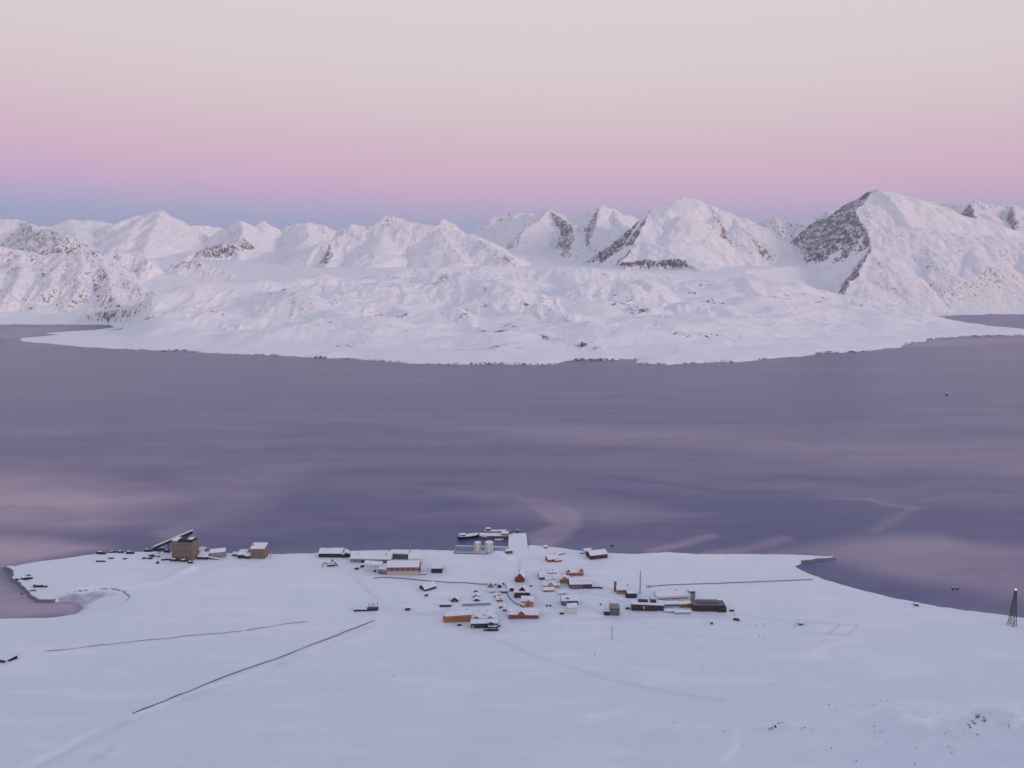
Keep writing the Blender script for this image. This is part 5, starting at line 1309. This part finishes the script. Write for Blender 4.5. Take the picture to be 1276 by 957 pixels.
for k, (px, py, r) in enumerate([(962, 907.5, 1.5), (966, 905.5, 1.8), (970, 903.4, 1.4), (973.5, 902.6, 1.2), (958.5, 908.6, 1.1), (976.5, 901.8, .9), (999, 908, .8), (1003, 907, .9), (1011, 909.6, .6), (840, 900.6, .8), (862, 902.8, .7), (902, 911.6, .8), (724, 907, .9), (1033, 878.4, 1.0), (1043, 884, .9),
                                 (1098, 875.6, 1.0), (1106, 874.4, 1.1), (1090, 880.2, .8), (1146, 885.6, 1.0), (1168, 892, .8), (1218, 915, .9), (1090, 912.5, .9), (1098, 911, .7), (1036, 932, .9), (1186, 938, .9), (1061, 854.6, .7), (964, 853.6, .6), (987, 861.4, .7), (1142, 932, .7), (1106, 925.6, .7),
                                 (926, 929.6, .7), (1067, 948, .9), (1140, 952.5, 1.0), (1014, 902, .6), (1236, 882, .8), (1262, 889, .7), (1205, 880, .6), (1227, 792, .7), (1219, 791, .6), (800, 856, .5), (812, 838, .4), (1130, 874, .7), (1177, 914, .7), (893, 884, .5)]):
    boulder('boulder', FR, at(px, py) + Vector((0, 0, .1)), r * .62, 500 + k, 'boulders on the lower right slope', 'boulder', flatk=.8)
for o in list(bpy.data.objects):
    for k in ('_h', '_D', '_L'):
        if k in o.keys(): del o[k]
#OBJECTS-END


hm = bpy.data.materials.new('haze_air'); t = NT(hm)
out = t.n('ShaderNodeOutputMaterial'); pv = t.n('ShaderNodeVolumePrincipled')
pv.inputs['Color'].default_value = (0.80, 0.85, 1.0, 1); pv.inputs['Density'].default_value = 2.2e-5; pv.inputs['Anisotropy'].default_value = 0.0
t.l(pv.outputs[0], out.inputs['Volume'])
M['haze'] = hm
hz = MB().box(-17000, 17000, -2500, 17000, -12, 1480).build('haze', 'haze'); hz['kind'] = 'stuff'
tag(hz, 'thin blue air filling the fjord valley', None)

# ------------------------------------------------------------------ sky and light
w = bpy.data.worlds.new('World'); SC.world = w; t = NT(w)
out = t.n('ShaderNodeOutputWorld')
tc = t.n('ShaderNodeTexCoord'); sep = t.n('ShaderNodeSeparateXYZ'); t.l(tc.outputs['Generated'], sep.inputs[0])
ze = t.math('ADD', sep.outputs[2], t.math('SUBTRACT', t.math('MULTIPLY', sep.outputs[0], 0.022), t.math('MULTIPLY', t.math('MULTIPLY', sep.outputs[0], sep.outputs[0]), 0.008)))
cr = t.n('ShaderNodeValToRGB'); cr.color_ramp.interpolation = 'LINEAR'
stops = [(0.0, (118, 128, 172)), (0.030, (150, 160, 197)), (0.054, (163, 167, 202)), (0.072, (182, 170, 204)), (0.096, (203, 174, 204)), (0.126, (212, 180, 200)), (0.165, (214, 190, 202)), (0.20, (216, 199, 203)), (0.245, (218, 205, 206)), (0.32, (217, 208, 214)), (0.48, (194, 195, 212)), (0.75, (175, 183, 213)), (1.0, (168, 179, 214))]
els = cr.color_ramp.elements
els[0].position = 0; els[0].color = lin(*stops[0][1]); els[1].position = 1; els[1].color = lin(*stops[-1][1])
for z, c in stops[1:-1]:
    e = els.new(z); e.color = lin(*c)
t.l(ze, cr.inputs[0])
bg = t.n('ShaderNodeBackground'); bg.inputs[1].default_value = 1.0
# afterglow behind the camera, low over the horizon where the sun has set
back = t.rng(sep.outputs[1], 0.1, -0.9)
low = t.rng(sep.outputs[2], 0.45, 0.02)
gl = t.math('MULTIPLY', back, low)
t.l(t.mix(gl, cr.outputs[0], (1.15, 0.72, 0.55, 1)), bg.inputs[0])
sky = t.n('ShaderNodeTexSky', sky_type='NISHITA'); sky.sun_disc = False
SUN_EL, SUN_AZ = math.radians(10), math.radians(118)   # azimuth measured clockwise from +Y
sky.sun_elevation = math.radians(1.0); sky.sun_rotation = SUN_AZ
bg2 = t.n('ShaderNodeBackground'); bg2.inputs[1].default_value = 0.0
t.l(sky.outputs[0], bg2.inputs[0])
ad = t.n('ShaderNodeAddShader'); t.l(bg.outputs[0], ad.inputs[0]); t.l(bg2.outputs[0], ad.inputs[1])
t.l(ad.outputs[0], out.inputs[0])
sl = bpy.data.lights.new('sun', 'SUN'); sl.energy = 1.55; sl.angle = math.radians(11); sl.color = (1.0, 0.70, 0.60)
so = bpy.data.objects.new('sun', sl); COL.objects.link(so)
sv = Vector((math.sin(SUN_AZ) * math.cos(SUN_EL), math.cos(SUN_AZ) * math.cos(SUN_EL), math.sin(SUN_EL)))
so.rotation_euler = (-sv).to_track_quat('-Z', 'Y').to_euler()

SC.view_settings.view_transform = 'Standard'; SC.view_settings.look = 'None'
SC.view_settings.exposure = 0.04; SC.view_settings.gamma = 1; SC.view_settings.use_curve_mapping = False
SC.cycles.max_bounces = 6; SC.cycles.use_denoising = True
